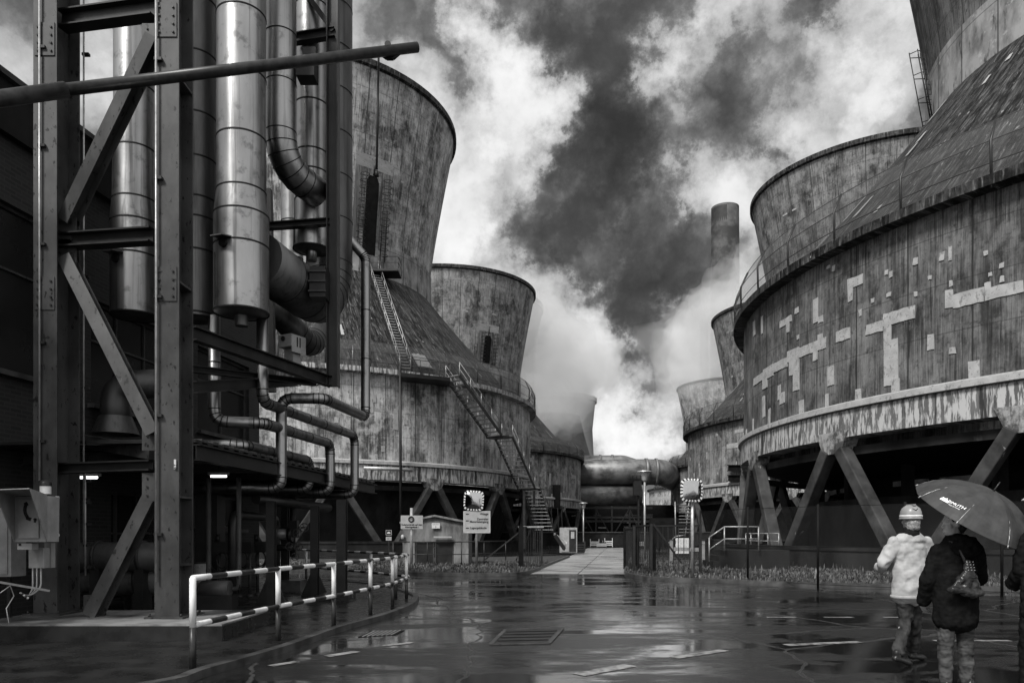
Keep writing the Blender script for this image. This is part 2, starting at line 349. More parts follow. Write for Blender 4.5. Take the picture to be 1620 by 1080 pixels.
# ------------------------------------------------------------------ mesh building
class MB:
    def __init__(s): s.v = []; s.f = []; s.m = []; s.uv = []; s.sm = []; s.mats = []

    def mi(s, m):
        if m is None: return 0
        if m not in s.mats: s.mats.append(m)
        return s.mats.index(m)

    def add(s, vs, fs, m=None, uvs=None, smooth=False):
        o = len(s.v); s.v += [tuple(p) for p in vs]; k = s.mi(m)
        for i, f in enumerate(fs):
            s.f.append([o + q for q in f]); s.m.append(k); s.sm.append(smooth)
            s.uv.append(uvs[i] if uvs else None)
        return s

    def box(s, c, size, m=None, rot=None, taper=None):
        """centre, full size, optional rotation matrix (3x3)"""
        hx, hy, hz = size[0] / 2, size[1] / 2, size[2] / 2
        P = []
        for z in (-hz, hz):
            for (x, y) in ((-hx, -hy), (hx, -hy), (hx, hy), (-hx, hy)):
                t = taper if (taper and z > 0) else 1
                p = V((x * t, y * t, z))
                if rot is not None: p = rot @ p
                P.append(p + V(c))
        fs = [(0, 3, 2, 1), (4, 5, 6, 7), (0, 1, 5, 4), (1, 2, 6, 5), (2, 3, 7, 6), (3, 0, 4, 7)]
        X, Y, Z = size
        us = [[(0, 0), (0, Y), (X, Y), (X, 0)], [(0, 0), (X, 0), (X, Y), (0, Y)], [(0, 0), (X, 0), (X, Z), (0, Z)],
              [(0, 0), (Y, 0), (Y, Z), (0, Z)], [(0, 0), (X, 0), (X, Z), (0, Z)], [(0, 0), (Y, 0), (Y, Z), (0, Z)]]
        return s.add(P, fs, m, us)

    def bar(s, a, b, w, h, m=None, up=(0, 0, 1)):
        """rectangular bar from a to b, w across, h along up"""
        R, L = frame(a, b, up)
        c = (V(a) + V(b)) / 2
        return s.box(c, (w, L, h), m, R)

    def ibeam(s, a, b, w, h, t=.02, m=None, up=(0, 0, 1)):
        """I section: flanges at +-h/2 along up"""
        R, L = frame(a, b, up); c = (V(a) + V(b)) / 2; tf = t * 1.5
        s.box(c + R @ V((0, 0, h / 2 - tf / 2)), (w, L, tf), m, R)
        s.box(c - R @ V((0, 0, h / 2 - tf / 2)), (w, L, tf), m, R)
        return s.box(c, (t, L - .002, h - tf * 2), m, R)

    def tube(s, pts, r, m=None, n=16, caps=True, stripes=None, smooth=True):
        """swept tube; r float or list; stripes=(mat2, length): alternate materials by arc length"""
        pts = [V(p) for p in pts]
        if stripes:
            m2, ln = stripes
            np_, rem = [pts[0]], ln
            marks = []
            acc = 0
            for i in range(len(pts) - 1):
                a, b = pts[i], pts[i + 1]; d = (b - a).length; pos = 0
                while d - pos > rem + 1e-6:
                    pos += rem; np_.append(a + (b - a) * (pos / d)); marks.append(len(np_) - 1); rem = ln
                rem -= d - pos
                np_.append(b)
            pts = np_
        k = len(pts)
        rs = r if isinstance(r, (list, tuple)) else [r] * k
        T = []
        for i in range(k):
            if i == 0: t = pts[1] - pts[0]
            elif i == k - 1: t = pts[-1] - pts[-2]
            else: t = (pts[i + 1] - pts[i]).normalized() + (pts[i] - pts[i - 1]).normalized()
            T.append(t.normalized())
        ref = V((0, 0, 1)) if abs(T[0].z) < .9 else V((1, 0, 0))
        nrm = (ref - T[0] * ref.dot(T[0])).normalized()
        vs, L = [], 0
        for i in range(k):
            if i:
                nrm = (nrm - T[i] * nrm.dot(T[i])).normalized()
            bn = T[i].cross(nrm)
            # keep the radius true at bends
            for j in range(n):
                a = 2 * pi * j / n
                vs.append(pts[i] + (nrm * cos(a) + bn * sin(a)) * rs[i])
        acc = [0]
        for i in range(1, k): acc.append(acc[-1] + (pts[i] - pts[i - 1]).length)
        cur = 0; mk = set(marks) if stripes else ()
        for i in range(k - 1):
            if i in mk: cur ^= 1
            fs, us = [], []
            for j in range(n):
                j2 = (j + 1) % n
                fs.append((i * n + j, i * n + j2, (i + 1) * n + j2, (i + 1) * n + j))
                c = 2 * pi * rs[i]
                us.append([(c * j / n, acc[i]), (c * (j + 1) / n, acc[i]), (c * (j + 1) / n, acc[i + 1]), (c * j / n, acc[i + 1])])
            o = len(s.v) if i == 0 else o
            if i == 0: s.v += [tuple(p) for p in vs]
            kk = s.mi(stripes[0] if (stripes and cur) else m)
            for f, u in zip(fs, us):
                s.f.append([o + q for q in f]); s.m.append(kk); s.sm.append(smooth); s.uv.append(u)
        if caps:
            s.f.append([o + j for j in range(n)][::-1]); s.m.append(s.mi(m)); s.sm.append(False); s.uv.append(None)
            s.f.append([o + (k - 1) * n + j for j in range(n)]); s.m.append(s.mi(m)); s.sm.append(False); s.uv.append(None)
        return s

    def lathe(s, prof, c=(0, 0, 0), n=64, m=None, smooth=True, a0=0, a1=2 * pi, uref=None, closed=False):
        """prof: [(r, z)...] revolved round z through c; UV in metres.  closed joins last to first"""
        c = V(c); full = abs(a1 - a0 - 2 * pi) < 1e-6
        cols = n if full else n + 1
        P = list(prof) + ([prof[0]] if closed else [])
        vs = []
        for (r, z) in P:
            for j in range(cols):
                a = a0 + (a1 - a0) * j / n
                vs.append(c + V((r * cos(a), r * sin(a), z)))
        acc = [0]
        for i in range(1, len(P)): acc.append(acc[-1] + hypot(P[i][0] - P[i - 1][0], P[i][1] - P[i - 1][1]))
        o = len(s.v); s.v += [tuple(p) for p in vs]; k = s.mi(m)
        R = uref or max(p[0] for p in P)
        for i in range(len(P) - 1):
            for j in range(n):
                j2 = (j + 1) % cols
                s.f.append([o + i * cols + j, o + i * cols + j2, o + (i + 1) * cols + j2, o + (i + 1) * cols + j])
                s.m.append(k); s.sm.append(smooth)
                ua, ub = R * (a1 - a0) * j / n, R * (a1 - a0) * (j + 1) / n
                s.uv.append([(ua, acc[i]), (ub, acc[i]), (ub, acc[i + 1]), (ua, acc[i + 1])])
        return s

    def build(s, name, m=None, parent=None, label=None, bevel=0):
        me = bpy.data.meshes.new(name)
        off = root_loc(parent)
        me.from_pydata([(x - off.x, y - off.y, z - off.z) for x, y, z in s.v], [], s.f)
        mats = s.mats if s.mats else [m]
        for q in mats: me.materials.append(q or m)
        me.polygons.foreach_set('material_index', s.m)
        me.polygons.foreach_set('use_smooth', s.sm)
        if any(u is not None for u in s.uv):
            ul = me.uv_layers.new(name='UVMap'); data = []
            for f, u in zip(s.f, s.uv):
                for q in range(len(f)):
                    data += list(u[q]) if (u is not None and q < len(u)) else [0.0, 0.0]
            ul.data.foreach_set('uv', data)
        me.update()
        o = bpy.data.objects.new(name, me); COL.objects.link(o)
        if parent is not None: o.parent = parent
        if label: o['label'] = label
        if bevel:
            md = o.modifiers.new('bevel', 'BEVEL'); md.width = bevel; md.segments = 2; md.limit_method = 'ANGLE'
        return o


def frame(a, b, up=(0, 0, 1)):
    d = V(b) - V(a); L = d.length; y = d.normalized(); z = V(up)
    z = z - y * z.dot(y)
    if z.length < 1e-4: z = V((0, 1, 0)) - y * y.y
    z.normalize(); x = y.cross(z)
    return Matrix((x, y, z)).transposed(), L


ROOTS = {}


def root_loc(p):
    q = V((0, 0, 0))
    while p is not None:
        q = q + V(p.location); p = p.parent
    return q


def thing(name, label, cat, loc=(0, 0, 0), group=None):
    o = bpy.data.objects.new(name, None); COL.objects.link(o); o.location = loc; o.empty_display_size = .2
    o['label'] = label; o['category'] = cat
    if group: o['group'] = group
    return o


def tag(o, label, cat, group=None):
    o['label'] = label; o['category'] = cat
    if group: o['group'] = group
    return o


def struct(o): o['kind'] = 'structure'; return o
def stuff(o): o['kind'] = 'stuff'; return o


def copy_tree(src, parent=None):
    c = src.copy(); COL.objects.link(c); c.parent = parent
    for ch in list(src.children): copy_tree(ch, c)
    return c


def bend(pts, rad, n=6):
    """round the corners of a polyline with radius rad"""
    pts = [V(p) for p in pts]; out = [pts[0]]
    rr = rad if isinstance(rad, (list, tuple)) else [rad] * len(pts)
    for i in range(1, len(pts) - 1):
        a, b, c = pts[i - 1], pts[i], pts[i + 1]
        d1, d2 = (a - b).normalized(), (c - b).normalized()
        ang = d1.angle(d2); 
        if ang > pi - .03: out.append(b); continue
        t = min(rr[i] / math.tan(ang / 2), (a - b).length * .49 if i > 1 else (a - b).length * .9, (c - b).length * .49 if i < len(pts) - 2 else (c - b).length * .9)
        p0, p2 = b + d1 * t, b + d2 * t
        for q in range(n + 1):
            s_ = q / n
            out.append(p0 * (1 - s_) ** 2 + b * 2 * s_ * (1 - s_) + p2 * s_ ** 2)
    out.append(pts[-1]); return out


def text_mesh(body, size, origin, right, up, m, parent, name='lettering', align='LEFT', thick=.002, bold=0.0, shear=0.0):
    cu = bpy.data.curves.new('txt', 'FONT'); cu.body = body; cu.size = size; cu.align_x = align; cu.extrude = thick; cu.offset = bold; cu.shear = shear
    cu.resolution_u = 3
    o = bpy.data.objects.new('txt', cu); COL.objects.link(o)
    dg = bpy.context.evaluated_depsgraph_get(); dg.update()
    me = bpy.data.meshes.new_from_object(o.evaluated_get(dg)); bpy.data.objects.remove(o); bpy.data.curves.remove(cu)
    r, u = V(right).normalized(), V(up).normalized(); n = r.cross(u); off = root_loc(parent)
    for vv in me.vertices:
        p = V(origin) + r * vv.co.x + u * vv.co.y + n * vv.co.z - off
        vv.co = p
    me.materials.clear(); me.materials.append(m)
    ob = bpy.data.objects.new(name, me); COL.objects.link(ob); ob.parent = parent
    return ob


RD = V((.15, 1, 0)).normalized()     # direction of the road and of the pipe rack
RX = V((1, -.15, 0)).normalized()


# ------------------------------------------------------------------ ground, roads, verges
def sheet(pts, z, m, name, dz=0.0):
    b = MB(); n = len(pts)
    b.add([(p[0], p[1], z) for p in pts], [list(range(n))], m, [[(p[0], p[1]) for p in pts]])
    return b.build(name, m)


gb = MB()
gb.add([(-4000, -3000, 0), (4000, -3000, 0), (4000, 7000, 0), (-4000, 7000, 0)], [(0, 1, 2, 3)], ASPH)
struct(gb.build("ground", ASPH))


def ray_y(u, Y, z=0): return V(((u - 810) / F * Y, Y, z))


# concrete slab road running off between the towers
ra, rb = G(838, 908), G(990, 908)
far = 86
rl = [ra.xy, rb.xy, (rb.xy + RD.xy * (far - rb.y)), (ra.xy + RD.xy * (far - ra.y) + V((-.6, 0)))]
b = MB()
nseg = 13
for i in range(nseg):
    t0, t1 = i / nseg, (i + 1) / nseg - .0012 * 2
    for s0, s1 in ((0, .495), (.505, 1)):
        def q(s_, t_):
            a = rl[0].lerp(rl[3], t_); c = rl[1].lerp(rl[2], t_); w = a.lerp(c, s_)
            return (w.x, w.y, .006 + .001 * ((i * 7) % 3))
        b.add([q(s0, t0), q(s1, t0), q(s1, t1), q(s0, t1)], [(0, 1, 2, 3)], SLAB)
struct(b.build("slab_road", SLAB))

# worn painted dashes on the yard
dashes = [((915, 1067), (997, 1052), .20), ((1066, 1040), (1146, 1028), .16), ((1243, 1020), (1360, 1015), .16), ((1478, 1013), (1598, 1013), .12),
          ((1213, 976), (1260, 976), .12), ((1304, 976), (1350, 976), .12), ((1398, 976), (1440, 976), .12), ((640, 930), (800, 925), .12),
          ((428, 1053), (470, 1046), .12), ((516, 1038), (565, 1030), .14), ((607, 1021), (653, 1016), .12), ((1120, 912), (1180, 914), .1)]
b = MB()
for k, (p, q, w) in enumerate(dashes):
    a, c = G(*p), G(*q); d = (c - a).normalized(); nn = V((-d.y, d.x, 0)) * w / 2; z = V((0, 0, .005))
    b.add([a - nn + z, c - nn + z, c + nn + z, a + nn + z], [(0, 1, 2, 3)], LINE)
struct(b.build("road_marking", LINE))

# left verge in front of the tower wall and right verge, each with a kerb
def ribbon(path, w, h, m, name, z0=0.0):
    """kerb following a path (list of xy)"""
    b = MB(); P = [V((p[0], p[1], 0)) for p in path]; vs = []
    for i, p in enumerate(P):
        t = (P[min(i + 1, len(P) - 1)] - P[max(i - 1, 0)]).normalized(); nn = V((-t.y, t.x, 0)) * w / 2
        vs += [p - nn + V((0, 0, z0 - .03)), p - nn * .85 + V((0, 0, z0 + h)), p + nn * .85 + V((0, 0, z0 + h)), p + nn + V((0, 0, z0 - .03))]
    fs = []
    for i in range(len(P) - 1):
        for j in range(3): fs.append((i * 4 + j, i * 4 + j + 1, i * 4 + 5 + j, i * 4 + 4 + j))
    fs += [(0, 3, 2, 1), (len(vs) - 4, len(vs) - 3, len(vs) - 2, len(vs) - 1)]
    b.add(vs, fs, m); return b.build(name, m)


def smooth_path(pts, n=6):
    out = []
    for i in range(len(pts) - 1):
        p0 = V(pts[max(i - 1, 0)]); p1 = V(pts[i]); p2 = V(pts[i + 1]); p3 = V(pts[min(i + 2, len(pts) - 1)])
        for k in range(n):
            t = k / n
            out.append(.5 * ((2 * p1) + (-p0 + p2) * t + (2 * p0 - 5 * p1 + 4 * p2 - p3) * t * t + (-p0 + 3 * p1 - 3 * p2 + p3) * t ** 3))
    out.append(V(pts[-1])); return out


lv_front = [G(u, v) for u, v in ((448, 903), (560, 906), (640, 909), (740, 911), (815, 910), (842, 905), (856, 899))]
lv_front = smooth_path(lv_front, 5)
lv_side = [G(862, 896.5), G(880, 889), G(900, 881)]
lv_back = [V((-3.2, 47, 0)), V((-8, 44, 0)), V((-16, 43, 0)), V((-18, 40, 0)), V((-13, 33, 0))]
lvp = lv_front + lv_side
b = MB(); pts = [(p.x, p.y, .10) for p in lvp + lv_back]
b.add(pts, [list(range(len(pts)))], SOIL)
struct(b.build("left_verge", SOIL))
struct(ribbon([(p.x, p.y) for p in lvp], .14, .12, KERB, "left_kerb"))

rv_front = [G(u, v) for u, v in ((996, 893), (990, 903), (996, 911), (1030, 917), (1100, 920), (1250, 926), (1420, 931), (1560, 934), (1700, 938), (1900, 946))]
rv_front = smooth_path(rv_front, 5)
rv_back = [V((24, 17, 0)), V((21, 23, 0)), V((14, 25.5, 0)), V((12, 31, 0)), V((11, 42, 0)), V((8.4, 42, 0))]
b = MB(); pts = [(p.x, p.y, .10) for p in [G(998, 884)] + rv_front + rv_back]
b.add(pts, [list(range(len(pts)))], SOIL)
struct(b.build("right_verge", SOIL))
struct(ribbon([(p.x, p.y) for p in [G(998, 884)] + rv_front], .14, .12, KERB, "right_kerb"))


# ground cover
def pip(x, y, poly):
    ins = False; n = len(poly); j = n - 1
    for i in range(n):
        xi, yi = poly[i][0], poly[i][1]; xj, yj = poly[j][0], poly[j][1]
        if (yi > y) != (yj > y) and x < (xj - xi) * (y - yi) / (yj - yi) + xi: ins = not ins
        j = i
    return ins


GRASS = mat("ground_cover_leaf", .025, .12, ns=1.5, rough=.5, detail=8, lo=.4, hi=.65)


def cover(poly, n, name, hmax, maxy):
    xs = [p[0] for p in poly]; ys = [p[1] for p in poly]; b = MB(); k = 0
    rnd = random.Random(len(poly) * 31 + n)
    while k < n:
        x, y = rnd.uniform(min(xs), max(xs)), rnd.uniform(min(ys), min(max(ys), maxy))
        if not pip(x, y, poly): continue
        k += 1
        dens = sin(x * 1.7 + y * .9) + sin(y * 2.3 - x * .6)
        if dens < -.9 and rnd.random() < .6: continue
        h = hmax * rnd.uniform(.3, 1) * (1 + .25 * dens) * (2.2 if rnd.random() < .04 else 1); a = rnd.uniform(0, 2 * pi); w = rnd.uniform(.012, .035); l = rnd.uniform(-.5, .5) * h
        c = V((x, y, .09)); dx = V((cos(a), sin(a), 0)) * w; dy = V((-sin(a), cos(a), 0)) * l
        m = c + V((0, 0, h * .6)) + dy * .4
        b.add([c - dx * .4, m - dx, c + V((0, 0, h)) + dy, m + dx, c + dx * .4], [(0, 1, 2, 3, 4)], GRASS)
    return tag(stuff(b.build(name, GRASS)), None, None) if False else stuff(b.build(name, GRASS))


cover([(p.x, p.y) for p in lvp + lv_back], 15000, "ground_cover", .13, 38)
cover([(p.x, p.y) for p in [G(998, 884)] + rv_front + rv_back], 26000, "ground_cover", .14, 38)

# manhole cover and drain
mh = thing("manhole_cover", "rectangular steel manhole cover set in the wet yard", "manhole cover", G(830, 1007))
a, c_, d_, e_ = G(776, 1020), G(868, 1018), G(890, 994), G(800, 996)
b = MB(); up = V((0, 0, .008))
b.add([a + up, c_ + up, d_ + up, e_ + up, a - up, c_ - up, d_ - up, e_ - up], [(0, 1, 2, 3), (4, 5, 1, 0), (5, 6, 2, 1), (6, 7, 3, 2), (7, 4, 0, 3)], STEELD)
b.build("cover_plate", STEELD, mh)
b = MB()
for p, q in ((a, c_), (c_, d_), (d_, e_), (e_, a)): b.bar(p + up * 1.2, q + up * 1.2, .06, .012, STEELG)
for k in (.2, .4, .6, .8):
    p, q = a.lerp(e_, k), c_.lerp(d_, k); p, q = p.lerp(q, .06), q.lerp(p, .06); b.bar(p + up * 1.6, q + up * 1.6, .03, .008, VDARK)
b.build("frame", GALV, mh)
a, c_, d_, e_ = G(566, 1008), G(626, 1004), G(640, 997), G(585, 999)
b = MB(); b.add([a + up, c_ + up, d_ + up, e_ + up, a - up, c_ - up, d_ - up, e_ - up], [(0, 1, 2, 3), (4, 5, 1, 0), (5, 6, 2, 1), (6, 7, 3, 2), (7, 4, 0, 3)], VDARK)
for k in range(1, 8): b.bar(a.lerp(c_, k / 8) + up * 1.5, e_.lerp(d_, k / 8) + up * 1.5, .02, .008, GALV)
tag(b.build("drain_grate", VDARK), "slotted drain grate by the kerb of the striped railing", "drain grate")

# ------------------------------------------------------------------ cooling towers
Z0, ZB, ZL, ZE, ZN, ZN2, ZR = 1.0, 5.75, 7.0, 14.1, 25.6, 28.6, 43.4    # leg foot, ring bottom, ledge, eave, neck, band top, rim
RD0, RN, RR = 23.4, 12.9, 15.5


def hit(u, C, R, near=True):
    """horizontal point where the view ray of column u meets the circle (C, R)"""
    d = V(((u - 810) / F, 1.0)).normalized(); c = V(C); t = c.dot(d); h = t * t - c.dot(c) + R * R
    if h < 0:
        p = d * t; q = (p - c).normalized() * R + c; return q
    t = t - sqrt(h) if near else t + sqrt(h)
    return d * t


def hitz(u, v, C, R):
    p = hit(u, C, R); return V((p.x, p.y, EYE + (HOR - v) / F * p.y))


def add_patch(b, C, R, a0, a1, z0, z1, m, uo=0):
    n = max(2, int(abs(a1 - a0) * R / .22)); vs = []; jr = random.Random(int(a0 * 9999) + int(z0 * 777)); jz = {(z, i): jr.uniform(-.02, .02) for z in (z0, z1) for i in range(n + 1)}; ja = {(z, i): jr.uniform(-.03, .03) / R for z in (z0, z1) for i in (0, n)}
    for rr in (R - .01, R + .03):
        for z in (z0, z1):
            for i in range(n + 1):
                a = a0 + (a1 - a0) * i / n + ja.get((z, i), 0); vs.append((C[0] + rr * cos(a), C[1] + rr * sin(a), z + jz[(z, i)]))
    k = n + 1; fs, us = [], []
    def uvq(i, z): return (R * (a0 + (a1 - a0) * i / n), z)
    for i in range(n):
        fs.append((2 * k + i, 2 * k + i + 1, 3 * k + i + 1, 3 * k + i)); us.append([uvq(i, z0), uvq(i + 1, z0), uvq(i + 1, z1), uvq(i, z1)])
        fs.append((i, i + 1, 2 * k + i + 1, 2 * k + i)); us.append(None)
        fs.append((k + i, 3 * k + i, 3 * k + i + 1, k + i + 1)); us.append(None)
    fs.append((0, 2 * k, 3 * k, k)); us.append(None); fs.append((n, k + n, 3 * k + n, 2 * k + n)); us.append(None)
    b.add(vs, fs, m, us, False)


def drum_patches(b, C, rnd, n, zlo, zhi, span, R, prof=None):
    for _ in range(n):
        a = rnd.uniform(*span); z = rnd.uniform(zlo, zhi)
        t = rnd.random()
        w, h = (rnd.uniform(.15, .45), rnd.uniform(.2, .5)) if t < .6 else ((rnd.uniform(.25, .5), rnd.uniform(.7, 2.0)) if t < .85 else (rnd.uniform(.6, 2.2), rnd.uniform(.35, .9)))
        Rz = R if prof is None else prof(z)
        add_patch(b, C, Rz, a - w / 2 / R, a + w / 2 / R, z - h / 2, min(z + h / 2, zhi), PATCH)


def tower(C, label, detail=2, seed=1, g_patches=None, legphase=0.0, nleg=16, wall=True, gloom=1.0, stripes=False, conc=None, inner=True, eave=None):
    """one cooling tower: legs, ring beam, drum, walkway, cone, neck band, flared stack"""
    rnd = random.Random(seed); cx, cy_ = C
    T = thing("cooling_tower", label, "cooling tower", (cx, cy_, 0), "concrete cooling towers")
    c3 = (cx, cy_, 0); conc = conc or CONC
    face = atan2(-cy_, -cx)
    span = (face - 1.35, face + 1.35)
    n = 128 if detail > 1 else 96
    # ring beam with the arches between leg heads cut as a lower apron
    b = MB(); b.lathe([(RD0 - .9, ZB), (RD0 + .18, ZB), (RD0 + .18, ZL - .12), (RD0 + .05, ZL + .0), (RD0 - .9, ZL)], c3, n, RINGB, False, uref=RD0)
    b.build("ring_beam", RINGB, T)
    b = MB(); b.lathe([(RD0 + .05, ZL - .05), (RD0 + .34, ZL - .04), (RD0 + .34, ZL + .20), (RD0, ZL + .32)], c3, n, PATCH, False, uref=RD0)
    if detail:
        k = 0; a = face - 1.4
        while a < face + 1.4:
            w = rnd.uniform(.22, .5); h = rnd.uniform(.35, .8); add_patch(b, C, RD0 + .01, a, a + w / RD0, ZL + .3, ZL + .3 + h, PATCH); a += rnd.uniform(1.8, 3.4) / RD0
    b.build("ledge", PATCH, T)
    b = MB(); b.lathe([(RD0, ZL + .3), (RD0, ZE)], c3, n, conc, True, uref=RD0)
    if stripes:
        for (z0, z1) in ((8.6, 9.6), (11.0, 12.0), (13.4, 14.0)): b.lathe([(RD0 + .03, z0), (RD0 + .03, z1)], c3, n, PATCH)
    if g_patches:
        for (a0, a1, z0, z1) in g_patches: add_patch(b, C, RD0, a0, a1, z0, z1, PATCH)
    if detail: drum_patches(b, C, rnd, 60 if not g_patches else 0, ZL + 1, ZE - .6, span, RD0)
    b.build("drum_wall", conc, T)
    # eave walkway
    b = MB(); b.lathe([(RD0 - .3, ZE - .15), (RD0 + .62, ZE - .1), (RD0 + .62, ZE + .28), (RD0 - .6, ZE + .34)], c3, n, eave or CONE, False, uref=RD0)
    b.build("walkway", eave or CONE, T)
    # cone
    cp = [(RD0 - .5, ZE + .2)]
    for i in range(1, 9):
        t = i / 8; cp.append((RD0 - .5 + (RN - RD0 + .5) * (t + .10 * t * (1 - t)), ZE + .2 + (ZN - ZE - .2) * t))
    b = MB(); b.lathe(cp, c3, n, CONE, True, uref=RD0)
    if detail:
        for _ in range(26):
            a = rnd.uniform(*span); t = rnd.uniform(.12, .85); L_ = rnd.uniform(.4, 1.8) / 15
            r0 = RD0 - .5 + (RN - RD0 + .5) * (t + .1 * t * (1 - t)) + .09; z0 = ZE + .2 + (ZN - ZE - .2) * t
            t1 = t + L_; r1 = RD0 - .5 + (RN - RD0 + .5) * (t1 + .1 * t1 * (1 - t1)) + .09; z1 = ZE + .2 + (ZN - ZE - .2) * t1
            w = rnd.uniform(.06, .2) / r0
            b.add([(cx + r0 * cos(a - w), cy_ + r0 * sin(a - w), z0), (cx + r0 * cos(a + w), cy_ + r0 * sin(a + w), z0),
                   (cx + r1 * cos(a + w * .6), cy_ + r1 * sin(a + w * .6), z1), (cx + r1 * cos(a - w * .8), cy_ + r1 * sin(a - w * .8), z1)], [(0, 1, 2, 3)], PATCH)
    b.build("cone_roof", CONE, T)
    b = MB(); b.lathe([(RN + .04, ZN - .4), (RN + .04, ZN2)], c3, 96, BAND, True, uref=RN); b.build("neck_band", BAND, T)

    def rs(z): return RN - .12 + (RR - RN) * (((z - ZN2) / (ZR - ZN2)) ** 1.15 if z > ZN2 else 0)
    prof = [(rs(z), z) for z in [ZN2 - .4 + (ZR - ZN2 + .4) * i / 10 for i in range(11)]]
    b = MB(); b.lathe(prof, c3, 96, conc, True, uref=RN)
    b.lathe([(r - .35, z) for r, z in prof][::-1], c3, 96, DARKC, True, uref=RN)
    if detail:
        for _ in range(11):
            a = rnd.uniform(face - 1.2, face + 1.2); z = rnd.uniform(ZN2 + 1.5, ZR - 2); w = rnd.uniform(.3, .9); h = rnd.uniform(.3, .8)
            add_patch(b, C, rs(z), a, a + w / RN, z, z + h, PATCH)
    b.build("stack", conc, T)
    b = MB(); b.lathe([(rs(ZR) - .4, ZR - .02), (rs(ZR) - .4, ZR + .22), (rs(ZR) + .22, ZR + .2), (rs(ZR) + .22, ZR - .3), (rs(ZR) - .02, ZR - .42)], c3, 96, CONE, False, uref=RN)
    b.build("rim", CONE, T)
    # legs: inverted V pairs
    for k in range(nleg):
        a = legphase + 2 * pi * k / nleg; da = pi / nleg
        hd = V((cx + RD0 * cos(a), cy_ + RD0 * sin(a), ZB + .05))
        rad = V((cos(a), sin(a), 0))
        if (hd - V((0, 0, 0))).xy.length > V(C).length + 17 and detail: pass
        b = MB(); tg = V((-sin(a), cos(a), 0))
        b.add([hd + tg * x + rad * y + V((0, 0, z)) for (x, z) in ((-1.0, .25), (-.56, -.72), (.56, -.72), (1.0, .25)) for y in (-.5, .22)],
              [(0, 1, 3, 2), (2, 3, 5, 4), (4, 5, 7, 6), (6, 7, 1, 0), (1, 7, 5, 3), (0, 2, 4, 6)], HEADM)
        b.build("leg_head", HEADM, T)
        for s_ in (-1, 1):
            a2 = a + s_ * da * .82
            ft = V((cx + (RD0 + .1) * cos(a2), cy_ + (RD0 + .1) * sin(a2), Z0 - .3))
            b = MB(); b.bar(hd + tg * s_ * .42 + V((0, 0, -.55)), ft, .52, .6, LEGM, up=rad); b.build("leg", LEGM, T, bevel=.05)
    # basin wall and dark fill behind the legs
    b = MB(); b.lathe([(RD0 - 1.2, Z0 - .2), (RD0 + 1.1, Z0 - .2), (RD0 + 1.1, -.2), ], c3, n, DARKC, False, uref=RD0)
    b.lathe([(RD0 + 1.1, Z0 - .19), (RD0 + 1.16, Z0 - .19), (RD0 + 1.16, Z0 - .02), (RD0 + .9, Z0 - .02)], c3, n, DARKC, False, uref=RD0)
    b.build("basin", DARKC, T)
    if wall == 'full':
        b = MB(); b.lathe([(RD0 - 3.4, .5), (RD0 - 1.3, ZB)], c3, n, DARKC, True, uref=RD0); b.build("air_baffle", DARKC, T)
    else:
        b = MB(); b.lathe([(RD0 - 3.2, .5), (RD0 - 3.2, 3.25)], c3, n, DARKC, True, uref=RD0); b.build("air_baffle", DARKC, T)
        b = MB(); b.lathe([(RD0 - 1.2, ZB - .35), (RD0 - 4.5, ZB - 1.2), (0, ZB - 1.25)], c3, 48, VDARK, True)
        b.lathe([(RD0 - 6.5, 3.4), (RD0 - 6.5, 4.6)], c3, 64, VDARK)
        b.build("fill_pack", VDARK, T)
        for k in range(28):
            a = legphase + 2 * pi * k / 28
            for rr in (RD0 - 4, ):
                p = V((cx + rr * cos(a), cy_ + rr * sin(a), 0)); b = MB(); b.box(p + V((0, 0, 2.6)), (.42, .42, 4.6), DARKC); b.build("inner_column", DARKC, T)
        for k in range(40):  # pale strips added in place of slots of daylight showing through the tower base
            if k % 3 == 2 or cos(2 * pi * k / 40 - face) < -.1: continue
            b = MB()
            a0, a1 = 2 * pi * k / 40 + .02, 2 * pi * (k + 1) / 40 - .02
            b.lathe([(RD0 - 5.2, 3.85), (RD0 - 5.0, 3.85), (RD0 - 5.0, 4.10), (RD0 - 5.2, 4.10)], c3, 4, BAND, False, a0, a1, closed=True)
            b.build("light_slot_strip", BAND, T)
    # inner steel ring just under the beam
    b = MB(); b.lathe([(RD0 - .7, ZB - .38), (RD0 - .35, ZB - .38), (RD0 - .35, ZB - .75), (RD0 - .7, ZB - .75)], c3, n, DARKC, False, closed=True); b.build("inner_ring", DARKC, T)
    # mesh guard on the walkway: posts leaning outwards and netting
    if detail:
        b = MB(); P = 44
        for k in range(P):
            a = 2 * pi * k / P + .03
            if cos(a - face) < -.35: continue
            r0 = RD0 + .52
            p0, p1, p2 = [V((cx + r * cos(a), cy_ + r * sin(a), z)) for r, z in ((r0, ZE - .2), (r0 + .05, ZE + 1.5), (r0 - .35, ZE + 2.35))]
            b.tube([p0, p1, p2], .055, STEELD, 6)
        for (r, z) in ((RD0 + .55, ZE + 1.5), (RD0 + .18, ZE + 2.33), (RD0 + .55, ZE + .7)):
            pts = [V((cx + r * cos(a), cy_ + r * sin(a), z)) for a in [face - 1.9 + 3.8 * i / 90 for i in range(91)]]
            b.tube(pts, .022, STEELD, 4)
        b.build("guard_rail", STEELD, T)
        b = MB(); b.lathe([(RD0 + .55, ZE + .3), (RD0 + .58, ZE + 1.5), (RD0 + .2, ZE + 2.35)], c3, 90, NET, False, face - 1.9, face + 1.9)
        b.build("netting", NET, T)
    return T


CG, CA, CA2, CC, CD, CE = (36.9, 40.7), (-21.5, 79.9), (-11.4, 133.5), (45.7, 93.6), (54.7, 147.0), (63.0, 217.0)


